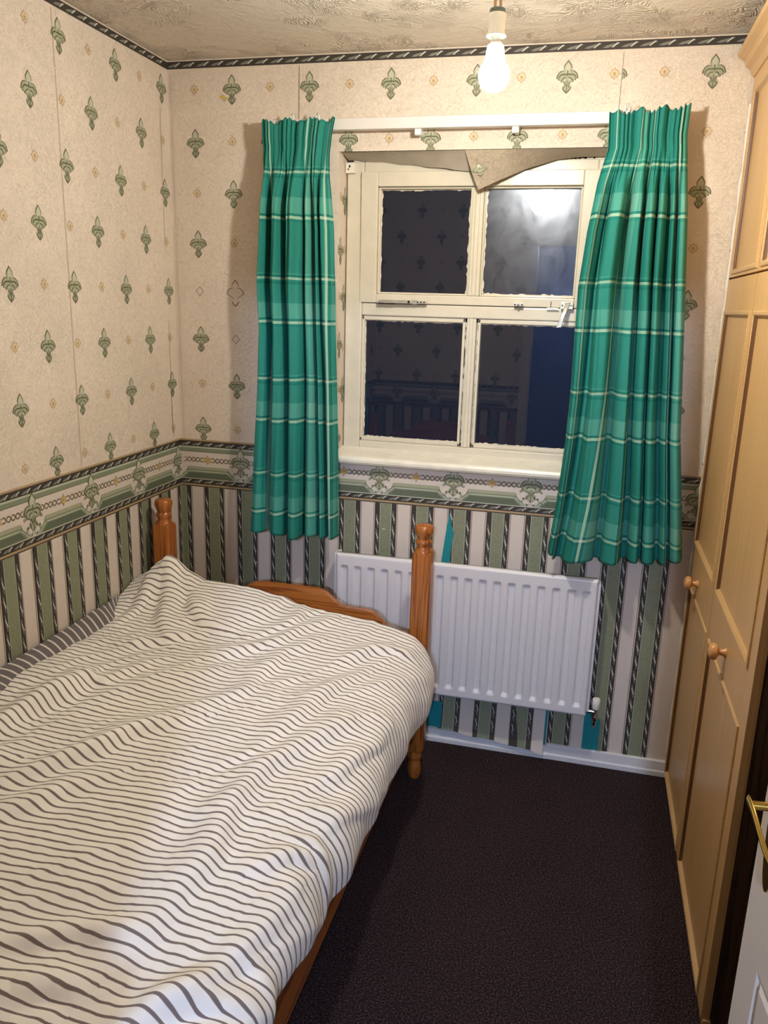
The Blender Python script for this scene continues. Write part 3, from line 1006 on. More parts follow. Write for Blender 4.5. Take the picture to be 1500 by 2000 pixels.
def make_curtain(name, label, edgeL, edgeR, ztop, zbot, folds, depths, W_cloth, mat, seed, hooks):
    root = thing(name, label, 'curtain', ((edgeL[0][0] + edgeR[0][0]) / 2, -.085, ztop(0.5)), 'tartan curtains at the window')
    nr, nc = 150, 420
    s = np.linspace(0, 1, nc)
    t = np.linspace(0, 1, nr)
    S, T = np.meshgrid(s, t)
    Z = np.empty_like(S)
    for j in range(nc):
        zt, zb = ztop(s[j]), zbot(s[j])
        Z[:, j] = zt + (zb - zt) * t
    le = np.array(sorted([(z, x) for x, z in edgeL])); re = np.array(sorted([(z, x) for x, z in edgeR]))
    XL = np.interp(Z, le[:, 0], le[:, 1]); XR = np.interp(Z, re[:, 0], re[:, 1])
    # main folds: valleys drift a little on the way down
    drop = np.clip((2.19 - Z) / 0.22, 0, 1)
    drop = drop * drop * (3 - 2 * drop)
    n = len(folds)
    vt = [0.0] + [f[0] for f in folds] + [1.0]
    vb = [0.0] + [f[1] for f in folds] + [1.0]
    dps = depths
    depth = np.zeros_like(S)
    wig = .012 * (vnoise(S * 2, T * 5, seed + 7) - .5)
    for k_ in range(n + 1):
        c0 = vt[k_] + (vb[k_] - vt[k_]) * T + (wig if k_ > 0 else 0)
        c1 = vt[k_ + 1] + (vb[k_ + 1] - vt[k_ + 1]) * T + (wig if k_ < n else 0)
        q = (S - c0) / (c1 - c0)
        ins = (q >= 0) & (q <= 1)
        q = np.clip(q, 0, 1)
        q = q ** dps[k_][1]
        d_ = dps[k_][0] * (1.25 + .30 * T)
        depth = np.where(ins, d_ * np.clip((np.sin(np.pi * q) - .32) / .68, 0, None) ** .5, depth)
    fine = .0042 * np.sin(S * 60 + 5 * vnoise(S * 5, T * 4, seed)) * np.exp(-((Z - 1.9) / .35) ** 2) + .0022 * np.sin(S * 85 + 3 * T)
    # pencil-pleat heading
    hp = 2 * np.pi * (S * 13 + .35 * np.sin(S * 19 + seed))
    head = .012 * np.abs(np.cos(hp / 2)) ** .6 + .016 * np.abs(np.cos(np.pi * (S * 4.3 + .1 * seed))) ** 1.2
    Y = -.086 - (depth * drop + head * (1 - drop) + fine * drop)
    pinch = np.exp(-((Z - 2.185) / .018) ** 2)
    Y += .006 * pinch
    Xx = XL + (XR - XL) * (S + .012 * np.sin(2 * np.pi * S * n + 2) * drop)
    P = np.stack([Xx, Y, Z + .004 * np.sin(hp) * np.exp(-((T) / .01) ** 2)], -1)
    # uv from a nearly flat cloth
    m_ = MB()
    m_.grid(P, mat)
    V = (2.27 - Z) * 1.0
    ST = np.array(W_cloth[0]); SB = np.array(W_cloth[1]); UU = np.array(W_cloth[2])
    Uw = np.empty_like(S)
    for r_ in range(nr):
        Uw[r_] = np.interp(s, ST + (SB - ST) * t[r_], UU)
    m_.uv = np.stack([Uw, Z + .006 * (vnoise(S * 6, T * 3, seed + 3) - .5)], -1).reshape(-1, 2)
    o = m_.build('curtain_cloth', root, True)
    sol = o.modifiers.new('thick', 'SOLIDIFY'); sol.thickness = .0012; sol.offset = 0
    for x in hooks:
        h_ = MB()
        h_.tube([(x, -.084, 2.268), (x, -.085, 2.286), (x + .006, -.087, 2.292), (x + .011, -.090, 2.284), (x + .012, -.094, 2.262)], .0022, 'clear_plastic', 8)
        h_.build('curtain_hook', root, True)
    return root

tartan('tartan_right', .123, 1.613 - 0.0)
tartan('tartan_left', -.054, 1.606)
make_curtain('curtain', 'short green tartan curtain at the right of the window, nearest the wardrobe',
             [(1.539, 2.263), (1.545, 2.165), (1.519, 2.062), (1.500, 1.925), (1.486, 1.753), (1.487, 1.608), (1.490, 1.408), (1.487, 1.253), (1.474, 1.037), (1.455, .845)],
             [(1.774, 2.278), (1.772, 2.204), (1.795, 2.001), (1.816, 1.76), (1.834, 1.54), (1.855, 1.278), (1.884, 1.056), (1.906, .86)],
             lambda s: 2.264 + .014 * s + .006 * math.sin(s * 21), lambda s: .842 + .034 * max(0, s - .2) - .004 * math.sin(s * 17) + (.018 if s < .07 else 0),
             [(.20, .10), (.41, .40), (.555, .60), (.68, .70), (.80, .81), (.895, .91)],
             [(.040, .8), (.058, .8), (.050, 1.0), (.046, 1.0), (.044, 1.1), (.040, 1.1), (.034, 1.0)],
             ([0, .10, .42, .57, .90, 1], [0, .07, .237, .52, .88, 1], [-.090, -.076, .123, .271, .470, .520]), 'tartan_right', 2, (1.560, 1.585))
make_curtain('curtain', 'short green tartan curtain at the left of the window, nearest the bed',
             [(.398, 2.267), (.402, 2.119), (.391, 1.919), (.379, 1.746), (.385, 1.587), (.374, 1.366), (.355, 1.136), (.334, .83)],
             [(.662, 2.270), (.645, 2.18), (.642, 2.084), (.655, 1.92), (.661, 1.735), (.663, 1.596), (.672, 1.382), (.680, 1.122), (.686, .83)],
             lambda s: 2.266 + .006 * math.sin(s * 19 + 1) + .004 * s, lambda s: .838 + (.012 if .22 < s < .30 else 0) - .010 * math.exp(-((s - .6) / .3) ** 2) - .004 * math.sin(s * 15),
             [(.11, .24), (.335, .48), (.64, .64), (.73, .80), (.83, .92)],
             [(.044, 1.2), (.052, 1.1), (.058, 1.0), (.034, 1.0), (.036, 1.0), (.038, .9)],
             ([0, .11, .64, .93, 1], [0, .20, .62, .94, 1], [0, .094, .293, .441, .470]), 'tartan_left', 5, (.50, .59))

# ------------------------------------------------------------------ pendant light
pl = thing('pendant_light', 'bare lit bulb hanging from the ceiling on a plain lampholder', 'lamp', (BULB[0], BULB[1], H))
bx, by, bz = BULB
mb = MB()
mb.lathe((bx, by, 0), [(.048, H), (.048, H - .012), (.040, H - .030), (.016, H - .036), (.006, H - .046)], 'plastic_white'); mb.build('ceiling_rose', pl, 'auto')
mb = MB()
for dx in (-.006, .006):
    mb.tube([(bx + dx, by, H - .04), (bx + dx, by, bz + .122)], .0032, 'flex_wire', 10)
mb.build('flex', pl, True)
mb = MB()
mb.lathe((bx, by, bz), [(.010, .132), (.017, .130), (.0185, .121)], 'holder_dark')
mb.lathe((bx, by, bz), [(.0185, .121), (.0195, .118), (.0185, .084), (.0215, .080), (.0215, .076), (.0165, .075)], 'plastic_white')
mb.build('lamp_holder', pl, 'auto')
mb = MB()
mb.lathe((bx, by, bz), [(.0135, .076), (.0130, .062), (.0185, .058), (.0205, .044), (.0225, .026)], 'plastic_white')
mb.lathe((bx, by, bz), [(.0132, .077), (.0138, .066)], 'holder_grey')
collar = mb.build('bulb_base', pl, 'auto')
mb = MB()
mb.lathe((bx, by, bz), [(.0225, .026)] + [(.0348 * math.cos(a) if a > -1.5 else .0005, .0348 * math.sin(a) - .002) for a in np.linspace(.83, -1.5707, 16)], 'bulb_glow')
mb.build('bulb_glass', pl, True)

# ------------------------------------------------------------------ radiator
rad = thing('radiator', 'white ribbed panel radiator on the wall under the window', 'radiator', (1.165, 0, .24))
RX0, RX1, RZ0, RZ1 = .684, 1.646, .243, .769
xs = np.unique(np.concatenate([np.linspace(RX0, RX1, 330), [RX0, RX1]]))
zs = np.unique(np.concatenate([np.linspace(RZ0, RZ0 + .07, 24), np.linspace(RZ0 + .07, RZ1 - .07, 12), np.linspace(RZ1 - .07, RZ1, 24)]))
XX, ZZ = np.meshgrid(xs, zs)
ph = (XX - .717) / .0525
dx = (ph - np.round(ph)) * .0525
inside = (np.round(ph) >= 0) & (np.round(ph) <= 17)
def sst(e0, e1, x):
    t_ = np.clip((x - e0) / (e1 - e0), 0, 1)
    return t_ * t_ * (3 - 2 * t_)
chan = (1 - sst(.008, .016, np.abs(dx))) * inside * sst(.274, .292, ZZ) * (1 - sst(.714, .726, ZZ))
rim = np.minimum(np.minimum(XX - RX0, RX1 - XX), np.minimum(ZZ - RZ0, RZ1 - ZZ))
YY = -.100 + .0095 * chan + .010 * (1 - np.sqrt(np.clip(1 - (1 - np.clip(rim / .010, 0, 1)) ** 2, 0, 1)))
mb = MB()
mb.grid(np.stack([XX, YY, ZZ], -1), 'radiator_enamel')
mb.box((RX0 + .001, -.090, RZ0 + .001), (RX1 - .001, -.072, RZ1 - .001), 'radiator_enamel')
mb.build('panel', rad, True)
for x0_, x1_, zt_ in ((RX0 - .012, RX0 + .004, RZ1 - .006), (RX1 - .004, RX1 + .010, RZ1 - .020)):
    mb = MB()
    mb.box((x0_, -.082, RZ0 + .012), (x1_, -.030, zt_), 'radiator_enamel')
    mb.build('side_cover', rad, bevel=.003)
for x in (.80, 1.50):
    mb = MB()
    mb.box((x - .015, -.074, .30), (x + .015, -.005, .70), 'radiator_enamel')
    mb.build('wall_bracket', rad)
vx, vy = 1.680, -.062
mb = MB()
mb.lathe((vx, vy, 0), [(.011, .262), (.0135, .266), (.0145, .300), (.012, .304), (.002, .305)], 'plastic_white', 2, 20)
vc = mb.build('valve_cap', rad, 'auto')
mb = MB()
mb.lathe((vx, vy, 0), [(.008, .214), (.011, .218), (.011, .232), (.008, .236), (.009, .262)], 'chrome', 2, 18)
mb.tube([(RX1 + .005, vy, .250), (vx, vy, .250)], .0085, 'chrome', 12)
mb.build('valve_body', rad, 'auto')
mb = MB(); mb.tube([(vx, vy, .216), (vx, vy, .200), (vx, vy + .012, .186), (vx, vy + .03, .182), (vx, -.007, .182)], .0075, 'chrome', 12); mb.build('pipe', rad, True)

# ------------------------------------------------------------------ bed frame
bed = thing('bed_frame', 'orange pine single bed frame with turned posts along the left wall', 'bed', (.56, -1.25, 0))
PW = .033
def post(x, y, ztop, name='bed_post'):
    m_ = MB()
    z0, z1 = .125, ztop - .105
    ch = .006
    oc = [(PW, PW - ch), (PW - ch, PW), (-PW + ch, PW), (-PW, PW - ch), (-PW, -PW + ch), (-PW + ch, -PW), (PW - ch, -PW), (PW, -PW + ch)]
    def ring(k, z):
        return [(x + a * k, y + b * k, z) for a, b in oc]
    m_.grid([ring(.80, z0 - .014), ring(1, z0), ring(1, z1), ring(.93, z1 + .010)], 'pine_upright', True)
    m_.poly(ring(.80, z0 - .014), 'pine_upright'); m_.poly(ring(.93, z1 + .010), 'pine_upright')
    m_.lathe((x, y, 0), [(.031, z1 + .002), (.0325, z1 + .009), (.029, z1 + .017), (.0245, z1 + .026), (.0235, z1 + .032), (.0275, z1 + .040), (.0285, z1 + .045), (.0265, z1 + .051),
                         (.0235, z1 + .056), (.0245, z1 + .062), (.0295, z1 + .074), (.0325, z1 + .086), (.0315, z1 + .096), (.028, z1 + .102), (.022, z1 + .105), (.001, z1 + .1055)], 'pine_upright', 2, 32)
    m_.lathe((x, y, 0), [(.018, .0), (.024, .012), (.027, .035), (.023, .060), (.020, .072), (.027, .084), (.027, .094), (.022, .104), (.025, .118)], 'pine_upright', 2, 24)
    return m_.build(name, bed, 'auto')
FYB = -.280
post(.074, FYB, .967); post(1.054, FYB, .962)
HYB = -2.47
post(.074, HYB, .93); post(1.054, HYB, .93)
def board(y, ztops, zbot, name):
    m_ = MB()
    pts = [(x, z) for x, z in ztops]
    outl = pts + [(pts[-1][0], zbot), (pts[0][0], zbot)]
    m_.prism(outl, 1, y - .012, y + .012, 'pine_across')
    return m_.build(name, bed, bevel=.004)
def shaped(zp, zs, ze, mid=.56):
    """symmetrical top outline: ends, ogee shoulders, raised centre"""
    half = [(0, zp), (.105, zp), (.128, zp - .003), (.150, zp - .014), (.175, zp - .034), (.200, zs + .008), (.225, zs + .002), (.265, zs), (.300, zs), (.325, zs - .006), (.345, zs - .022), (.365, zs - .044), (.385, ze + .006), (.410, ze), (.452, ze)]
    return [(mid + .0 - x, z) for x, z in half[::-1]] + [(mid + x, z) for x, z in half[1:]]
board(FYB, shaped(.689, .629, .562), .30, 'footboard')
board(HYB, shaped(.90, .82, .72), .30, 'headboard')
for x in (.062, 1.066):
    mb = MB()
    mb.box((x - .011, HYB + PW, .265), (x + .011, FYB - PW, .400), 'pine_along')
    mb.build('side_rail', bed, bevel=.004)
mb = MB()
for i in range(14):
    y = HYB + .09 + i * .148
    mb.box((.073, y, .300), (1.055, y + .07, .318), 'pine_across')
mb.build('slats', bed)

mt = MB()
mt.box((.082, HYB + .045, .320), (1.048, FYB - .045, .500), 'mattress_fabric')
tag(mt.build('mattress', bevel=.03), 'pale single mattress under the striped duvet on the pine bed', 'mattress')

# ------------------------------------------------------------------ duvet
NYD, NA = 470, 330
ys = np.concatenate([np.linspace(-.326, -.40, 26), np.linspace(-.40, -2.36, NYD - 25)[1:]])
fx = [-.02, .03, .07, .105, .133, .160, .193, .273, .39, .47, .587, .70, .814, .925, 1.0]
fz = [.66, .685, .713, .750, .772, .762, .738, .697, .682, .678, .660, .640, .625, .609, .590]
bxs = [-.02, .03, .10, .25, .50, .75, .90, 1.0]
bzs = [.600, .612, .622, .612, .606, .600, .588, .572]
hy = [-2.4, -1.8, -1.69, -1.60, -1.53, -1.46, -1.35, -1.19, -1.01, -.86, -.76, -.607, -.40, -.33]
hz = [.485, .480, .462, .440, .420, .424, .418, .418, .410, .392, .408, .386, .408, .44]
def ease(a, b, x):
    t_ = np.clip((x - a) / (b - a), 0, 1)
    return t_ * t_ * (3 - 2 * t_)
def base_top(x, y):
    f = ease(-.80, -.36, y)
    zf = np.interp(x, fx, fz); zb = np.interp(x, bxs, bzs)
    pk = np.clip(1 - np.abs(x - .133) / .20, 0, 1)
    f2 = f * (1 - pk) + pk * ease(-.62, -.345, y) ** 1.3
    return zb + (zf - zb) * f2
XE = .930
top_x = np.linspace(.012, XE, int(NA * .72))
nb_ = NA - len(top_x)
P = np.zeros((len(ys), NA, 3)); UVd = np.zeros((len(ys), NA, 2)); NRM = np.zeros((len(ys), NA, 2)); DRP = np.zeros((len(ys), NA))
for i, y in enumerate(ys):
    zt = base_top(top_x, y)
    ze = zt[-1]
    hem = np.interp(y, hy, hz)
    bul = 1.112 + .005 * math.sin(y * 9.0) + .004 * math.sin(y * 23 + 1) + .012 * ease(-1.3, -.6, y) - .022 * ease(-.42, -.33, y)
    p0, p1, p2, p3 = (XE, ze), (XE + .105, ze - .012), (bul + .016, .565), (bul - .004, hem)
    tt = np.linspace(0, 1, nb_ + 1)[1:]
    bxv = (1 - tt) ** 3 * p0[0] + 3 * (1 - tt) ** 2 * tt * p1[0] + 3 * (1 - tt) * tt ** 2 * p2[0] + tt ** 3 * p3[0]
    bzv = (1 - tt) ** 3 * p0[1] + 3 * (1 - tt) ** 2 * tt * p1[1] + 3 * (1 - tt) * tt ** 2 * p2[1] + tt ** 3 * p3[1]
    X_ = np.concatenate([top_x, bxv]); Z_ = np.concatenate([zt, bzv])
    d = np.gradient(X_), np.gradient(Z_)
    L = np.hypot(*d) + 1e-9
    arc = np.concatenate([[0], np.cumsum(np.hypot(np.diff(X_), np.diff(Z_)))])
    P[i, :, 0], P[i, :, 1], P[i, :, 2] = X_, y, Z_
    NRM[i, :, 0], NRM[i, :, 1] = -d[1] / L, d[0] / L
    UVd[i, :, 0] = arc; UVd[i, :, 1] = y
    DRP[i, len(top_x):] = tt
A, Yv = UVd[..., 0], UVd[..., 1]
def polydist(ax, ay, pts):
    best = np.full(ax.shape, 9.0); side = np.zeros(ax.shape); tpar = np.zeros(ax.shape)
    n = len(pts) - 1
    for k_, ((x0, y0), (x1, y1)) in enumerate(zip(pts[:-1], pts[1:])):
        dx_, dy_ = x1 - x0, y1 - y0
        l2 = dx_ * dx_ + dy_ * dy_
        t_ = np.clip(((ax - x0) * dx_ + (ay - y0) * dy_) / l2, 0, 1)
        px, py = x0 + t_ * dx_, y0 + t_ * dy_
        dd = np.hypot(ax - px, ay - py)
        sg = np.sign((ax - x0) * dy_ - (ay - y0) * dx_)
        m_ = dd < best
        best = np.where(m_, dd, best); side = np.where(m_, sg, side); tpar = np.where(m_, (k_ + t_) / n, tpar)
    return best, side, tpar
ridges = [
 ([(.10, -1.48), (.17, -1.317), (.185, -1.235), (.199, -1.163), (.215, -1.096), (.225, -1.019)], .034, .026, .040),
 ([(.356, -1.517), (.405, -1.432), (.464, -1.349), (.493, -1.271), (.531, -1.223), (.618, -1.133)], .020, .018, .055),
 ([(.86, -1.90), (.879, -1.745), (.886, -1.597), (.858, -1.451), (.860, -1.354), (.868, -1.247), (.91, -1.13), (.99, -.98)], .020, .020, .040),
 ([(.939, -1.982), (.968, -1.933), (1.01, -1.901), (1.05, -1.88), (1.14, -1.84)], .022, .016, .030),
 ([(.663, -1.908), (.714, -1.882), (.771, -1.843), (.866, -1.821)], .014, .018, .030),
 ([(.95, -1.97), (1.02, -1.84), (1.033, -1.789), (1.057, -1.699), (1.073, -1.60)], .018, .018, .030),
 ([(.74, -1.99), (.791, -1.954), (.848, -1.948)], .012, .018, .025),
 ([(.38, -1.70), (.424, -1.615), (.459, -1.569), (.485, -1.507), (.56, -1.42)], .016, .020, .05),
 ([(.202, -1.051), (.278, -1.027), (.335, -.90)], .014, .016, .03),
 ([(.49, -.80), (.556, -.721), (.646, -.632), (.704, -.512), (.803, -.412)], .014, .018, .045),
 ([(.60, -1.10), (.668, -.967), (.676, -.826), (.693, -.688), (.765, -.60)], .014, .018, .040),
 ([(.75, -1.32), (.819, -1.208), (.847, -1.076), (.864, -.987), (.894, -.818), (.96, -.70)], .016, .018, .040),
 ([(1.02, -1.22), (1.05, -1.10), (1.085, -1.0), (1.09, -.87)], .014, .014, .026),
 ([(1.06, -1.40), (1.10, -1.28), (1.14, -1.20), (1.18, -1.12)], .016, .014, .026),
 ([(.541, -.642), (.633, -.535), (.683, -.43), (.758, -.371)], .012, .014, .035),
 ([(.885, -.66), (.937, -.56), (1.013, -.513), (1.08, -.50)], .012, .014, .03),
 ([(.16, -.36), (.19, -.50), (.24, -.62), (.33, -.74)], .016, .018, .040),
 ([(.10, -.42), (.11, -.56), (.10, -.68)], .016, .016, .030),
 ([(.26, -.42), (.30, -.52), (.38, -.60), (.50, -.62)], .013, .016, .035),
 ([(.20, -.80), (.28, -.74), (.40, -.66)], .012, .014, .03),
 ([(.02, -1.72), (.10, -1.60), (.20, -1.50), (.30, -1.44)], .020, .018, .05),
 ([(1.00, -1.48), (1.06, -1.46), (1.13, -1.48), (1.20, -1.50)], .014, .012, .022),
 ([(.985, -1.60), (1.03, -1.52), (1.08, -1.49)], .014, .012, .024),
 ([(1.03, -1.78), (1.09, -1.79), (1.16, -1.83), (1.22, -1.86)], .012, .014, .026),
]
disp = np.zeros_like(A)
for pts, hgt, wa, wb in ridges:
    d, sd, tp = polydist(A, Yv, pts)
    w = np.where(sd > 0, wa, wb)
    fade = np.sin(np.clip(tp * .92 + .04, 0, 1) * np.pi) ** .6
    disp += hgt * fade * np.exp(-(d / w) ** 2 * .9) - hgt * .35 * fade * np.exp(-((d - 2.2 * w) / (1.4 * w)) ** 2)
# general diagonal creasing
wx = A + .03 * (vnoise(A * 5, Yv * 5 + 40, 1) - .5); wy = Yv + .03 * (vnoise(A * 5 + 9, Yv * 5 + 40, 2) - .5)
for sd_, ang, lam, amp in ((3, 52, .115, .0125), (4, 63, .075, .0070), (5, 38, .16, .010), (6, 78, .052, .0035)):
    ca, sa = math.cos(math.radians(ang)), math.sin(math.radians(ang))
    al, ac_ = wx * ca + wy * sa, wx * sa - wy * ca
    nn = vnoise(ac_ / lam + 30, al / (lam * 4.5) + 30, sd_)
    rg = 1 - np.abs(2 * nn - 1)
    mask = .45 + .8 * vnoise(A * 2.2 + 3, Yv * 2.2 + 33, sd_ + 20)
    disp += amp * (rg ** 1.4 - .45) * mask
disp += .0022 * (vnoise(A * 55, Yv * 55 + 400, 8) - .5)
side_f = np.clip((DRP - .25) / .5, 0, 1)
disp += side_f * (.007 * np.sin(Yv * 21 + 2.2 * np.sin(Yv * 5)) + .003 * np.sin(Yv * 53 + 1 + A * 9))
edge = np.clip((A - .0) / .06, 0, 1)
disp *= .25 + .75 * edge
disp *= 1 - .62 * ease(.30, .85, DRP)
roll = np.clip((Yv + .372) / .046, 0, 1)
P[..., 0] += NRM[..., 0] * disp * (1 - .7 * roll)
P[..., 2] += NRM[..., 1] * disp * (1 - .7 * roll)
P[..., 2] -= (1 - .7 * ease(.15, .95, DRP)) * .13 * (1 - np.sqrt(np.clip(1 - roll ** 2, 0, 1)))
P[..., 0] = np.maximum(P[..., 0], .008)
mb = MB()
mb.grid(P, 'duvet_stripe')
vv = UVd.copy()
for j in range(vv.shape[1]):
    dz = np.hypot(np.diff(P[:, j, 1]), np.diff(P[:, j, 2]) * .25)
    vv[:, j, 1] = -np.concatenate([[0], np.cumsum(dz)])
i0_ = int(np.argmin(np.abs(ys + .38)))
vv[..., 1] -= vv[i0_:i0_ + 1, :, 1]
vv[..., 1] += .008 * (vnoise(A * 3.1 + 7, Yv * 3.1 + 50, 44) - .5)
mb.uv = vv.reshape(-1, 2)
dv = mb.build('duvet', None, True)
tag(dv, 'rumpled white duvet with thin grey stripes spread over the pine bed', 'duvet')
sol = dv.modifiers.new('thick', 'SOLIDIFY'); sol.thickness = .010; sol.offset = -1
# turned-up reverse side along the wall
rows, uvs = [], []
for i in range(150):
    t = i / 149
    y = -.50 - 1.68 * t
    sh = min(1, max(0, (-.50 - y) / .16))
    wv = .5 + .5 * math.sin(y * 19 + 1.2 * math.sin(y * 8))
    wdt = (.055 + .045 * vnoise(np.array([y * 4 + 20.]), np.array([1.5]), 9)[0]) * sh + .002
    zt_ = base_top(np.array([.012 + wdt]), y)[0]
    row = []
    for j in range(8):
        u = j / 7
        x = .010 + wdt * u
        row.append((x, y, zt_ + .004 + (.010 + .020 * sh) * (1 - u) ** 1.2 + .010 * math.sin(u * math.pi) + .004 * wv * u))
        uvs.append((u * .08, y + .05 * (1 - u) * math.sin(y * 3)))
    rows.append(row)
mb = MB(); mb.grid(rows, 'duvet_reverse'); mb.uv = uvs
rv = mb.build('reverse_side', dv, True)
rv['label'] = 'grey reverse side with thin white stripes'

# ------------------------------------------------------------------ wardrobe
XW = 1.952
wd = thing('wardrobe', 'tall light oak wardrobe with panelled doors along the right side', 'wardrobe', (XW + .30, -.56, 0))
WY1 = -1.130
mb = MB()
mb.box((XW + .024, WY1, .07), (RX - .01, -.006, 2.40), 'oak_upright')
mb.build('carcass', wd)
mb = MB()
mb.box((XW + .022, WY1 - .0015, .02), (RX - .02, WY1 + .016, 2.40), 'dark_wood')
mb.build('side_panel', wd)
mb = MB()
mb.box((XW + .004, WY1, .0), (RX - .02, -.006, .022), 'oak_along')
mb.box((XW + .03, WY1 + .01, .0), (RX - .02, -.01, .07), 'dark_gap')
mb.build('plinth', wd, bevel=.002)

def panel_door(y0, y1, z0, z1, panels, name, stile0, stile1):
    """door lying in the plane x = XW; y0 > y1 (far edge, near edge)"""
    m_ = MB()
    w = lambda y, z, h: (XW - h, y, z)
    def quad(ya, yb, za, zb):
        m_.poly([w(ya, za, 0), w(ya, zb, 0), w(yb, zb, 0), w(yb, za, 0)], 'oak_upright')
    pa, pb = y0 - stile0, y1 + stile1
    quad(y0, pa, z0, z1); quad(pb, y1, z0, z1)
    zz = z0
    for (q0, q1) in panels:
        quad(pa, pb, zz, q0); zz = q1
    quad(pa, pb, zz, z1)
    for (q0, q1) in panels:
        loops = []
        prof = [(0, 0, 'oak_upright'), (.001, .0035, 'oak_along'), (.004, .0050, 'oak_along'), (.011, .0046, 'oak_along'), (.0135, .0020, 'oak_along'), (.0160, -.0035, 'groove_shade'), (.0185, -.0070, 'groove_shade'), (.0215, -.0070, 'groove_shade'), (.0220, -.0070, 'oak_upright')]
        for ins, h, mt_ in prof:
            loops.append([w(pa - ins, q0 + ins, h), w(pa - ins, q1 - ins, h), w(pb + ins, q1 - ins, h), w(pb + ins, q0 + ins, h)])
        for (l0, l1, pr) in zip(loops[:-1], loops[1:], prof[1:]):
            [m_.poly([l0[e], l0[(e + 1) % 4], l1[(e + 1) % 4], l1[e]], pr[2] if e in (0, 2) else 'oak_along') for e in range(4)]
        m_.poly(loops[-1], 'oak_upright')
    D = -.020
    ring0 = [w(y0, z0, 0), w(y0, z1, 0), w(y1, z1, 0), w(y1, z0, 0)]
    ring1 = [w(y0, z0, D), w(y0, z1, D), w(y1, z1, D), w(y1, z0, D)]
    m_.grid([ring0, ring1], 'oak_upright', True); m_.poly(ring1, 'oak_upright')
    return m_.build(name, wd)
D1a, D1b, D2a, D2b = -.010, -.508, -.513, -1.124
panel_door(D1a, D1b, 1.792, 2.372, [(1.800, 2.330)], 'top_door', .055, .018)
panel_door(D2a, D2b, 1.792, 2.372, [(1.800, 2.330)], 'top_door', .030, .060)
da = panel_door(D1a, D1b, .018, 1.786, [(.026, .775), (.915, 1.692)], 'door', .018, .018)
db = panel_door(D2a, D2b, .018, 1.786, [(.026, .775), (.915, 1.692)], 'door', .026, .062)
def knob(y, z, parent):
    m_ = MB()
    m_.lathe((XW, y, z), [(.013, 0), (.013, -.003), (.0085, -.008), (.0075, -.016), (.0130, -.020), (.0210, -.024), (.0225, -.031), (.0200, -.038), (.011, -.042), (.001, -.043)], 'knob_wood', 0, 26)
    return m_.build('knob', parent, 'auto', angle=50)
knob(-.205, .828, da); knob(-.800, .843, db)
mb = MB()
prof = [(XW + .03, 2.372), (XW - .004, 2.372), (XW - .010, 2.380), (XW - .014, 2.392), (XW - .022, 2.398), (XW - .028, 2.402), (XW - .034, 2.416), (XW - .044, 2.424), (XW - .052, 2.428), (XW - .056, 2.436), (XW - .054, 2.444), (XW - .046, 2.448), (XW + .03, 2.448)]
mb.prism([(x, z) for x, z in prof], 1, WY1 - .03, -.006, 'oak_along')
mb.build('cornice', wd, 'auto', angle=25)

# ------------------------------------------------------------------ bedroom door
hx, hy_ = 1.905, NY + .035
ex_, ey_ = 1.812, -1.890
dl = math.hypot(ex_ - hx, ey_ - hy_)
du = Vector(((ex_ - hx) / dl, (ey_ - hy_) / dl, 0))
dn = Vector((-du.y, du.x, 0))              # towards the room (-x)
dz_ = Vector((0, 0, 1))
dr = struct_empty('door_1', (hx, hy_, 0))
def DP(u, z, h):
    return Vector((hx, hy_, 0)) + du * u + dn * h + dz_ * z
mb = MB()
def dquad(u0, u1, z0, z1, h=0.0):
    mb.poly([DP(u0, z0, h), DP(u1, z0, h), DP(u1, z1, h), DP(u0, z1, h)], 'door_white')
UE = dl - .060
pan = [(.09, .38, .22, .897), (.46, UE, .22, .897), (.09, .38, 1.22, 1.80), (.46, UE, 1.22, 1.80)]
zs_ = [.008, .22, .897, 1.22, 1.80, 1.985]
us_ = [0, .09, .38, .46, UE, dl]
for a in range(5):
    for b in range(5):
        if (a in (1, 3)) and (b in (1, 3)):
            continue
        dquad(us_[a], us_[a + 1], zs_[b], zs_[b + 1])
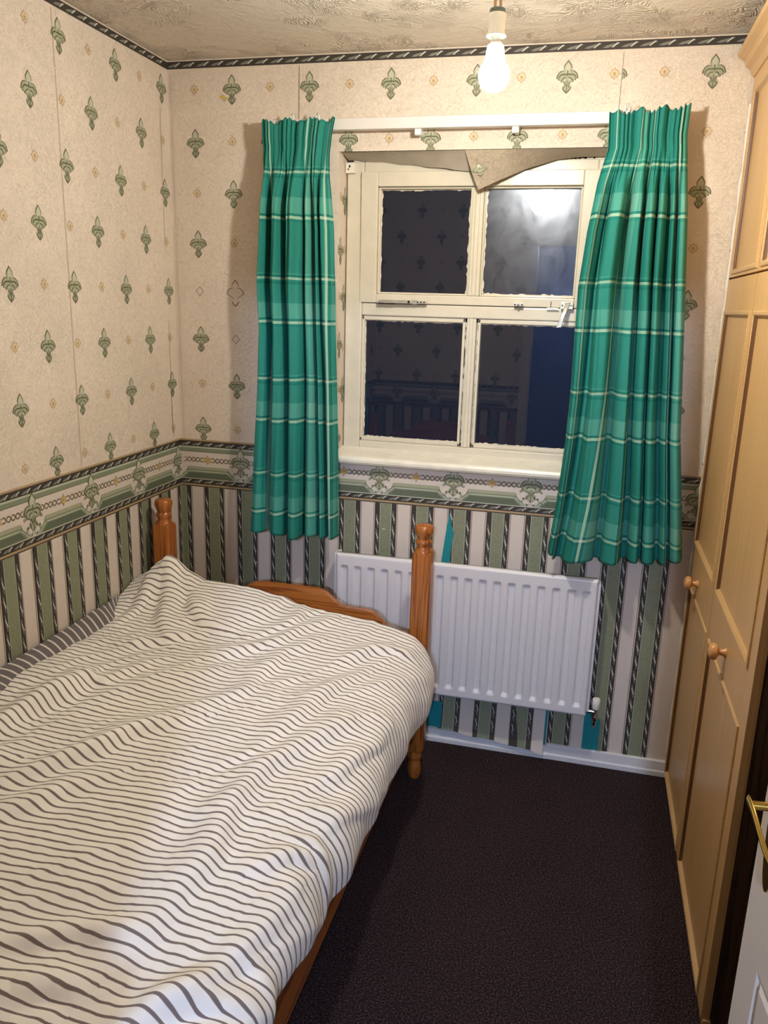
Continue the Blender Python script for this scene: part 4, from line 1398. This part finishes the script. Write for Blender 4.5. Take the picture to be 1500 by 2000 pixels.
for (u0, u1, z0, z1) in pan:
    lp_ = []
    for ins, h in ((0, 0), (.004, -.003), (.009, -.003), (.016, .000), (.020, .000)):
        lp_.append([DP(u0 + ins, z0 + ins, h), DP(u1 - ins, z0 + ins, h), DP(u1 - ins, z1 - ins, h), DP(u0 + ins, z1 - ins, h)])
    for l0, l1 in zip(lp_[:-1], lp_[1:]):
        mb.grid([l0, l1], 'door_white', True)
    mb.poly(lp_[-1], 'door_white')
T_ = -.035
r0 = [DP(0, .008, 0), DP(dl, .008, 0), DP(dl, 1.985, 0), DP(0, 1.985, 0)]; r1 = [DP(0, .008, T_), DP(dl, .008, T_), DP(dl, 1.985, T_), DP(0, 1.985, T_)]
mb.grid([r0, r1], 'door_white', True); mb.poly(r1, 'door_white')
mb.build('door_leaf', dr)
hu, hz_ = dl - .055, 1.123
hd = MB()
hd.grid([[DP(hu + .021 * math.cos(a), hz_ - .03 + .085 * math.sin(a), h) for a in np.linspace(0, 2 * math.pi, 28, endpoint=False)] for h in (0, .006)], 'brass', True)
hd.poly([DP(hu + .021 * math.cos(a), hz_ - .03 + .085 * math.sin(a), .006) for a in np.linspace(0, 2 * math.pi, 28, endpoint=False)], 'brass')
hp_ = hd.build('handle_plate', dr, 'auto')
hd = MB()
hd.tube([DP(hu, hz_, .004), DP(hu, hz_, .012), DP(hu, hz_, .014), DP(hu, hz_, .037)], [.013, .013, .0055, .005], 'brass', 14)
rows = []
for i in range(15):
    t = i / 14
    u = hu + .006 - .118 * t
    z = hz_ + .003 - .020 * t ** 1.6 + .003 * math.sin(t * 6)
    a_ = .0065 - .002 * t; b_ = .0024
    h = .038 + .003 * math.sin(t * math.pi) - .020 * max(0, (t - .72) / .28) ** 2
    rows.append([DP(u, z + a_ * math.cos(q), h + b_ * math.sin(q)) for q in np.linspace(0, 2 * math.pi, 16, endpoint=False)])
hd.grid(rows, 'brass', True); hd.poly(rows[0], 'brass'); hd.poly(rows[-1], 'brass')
hd.build('handle_lever', dr, 'auto')
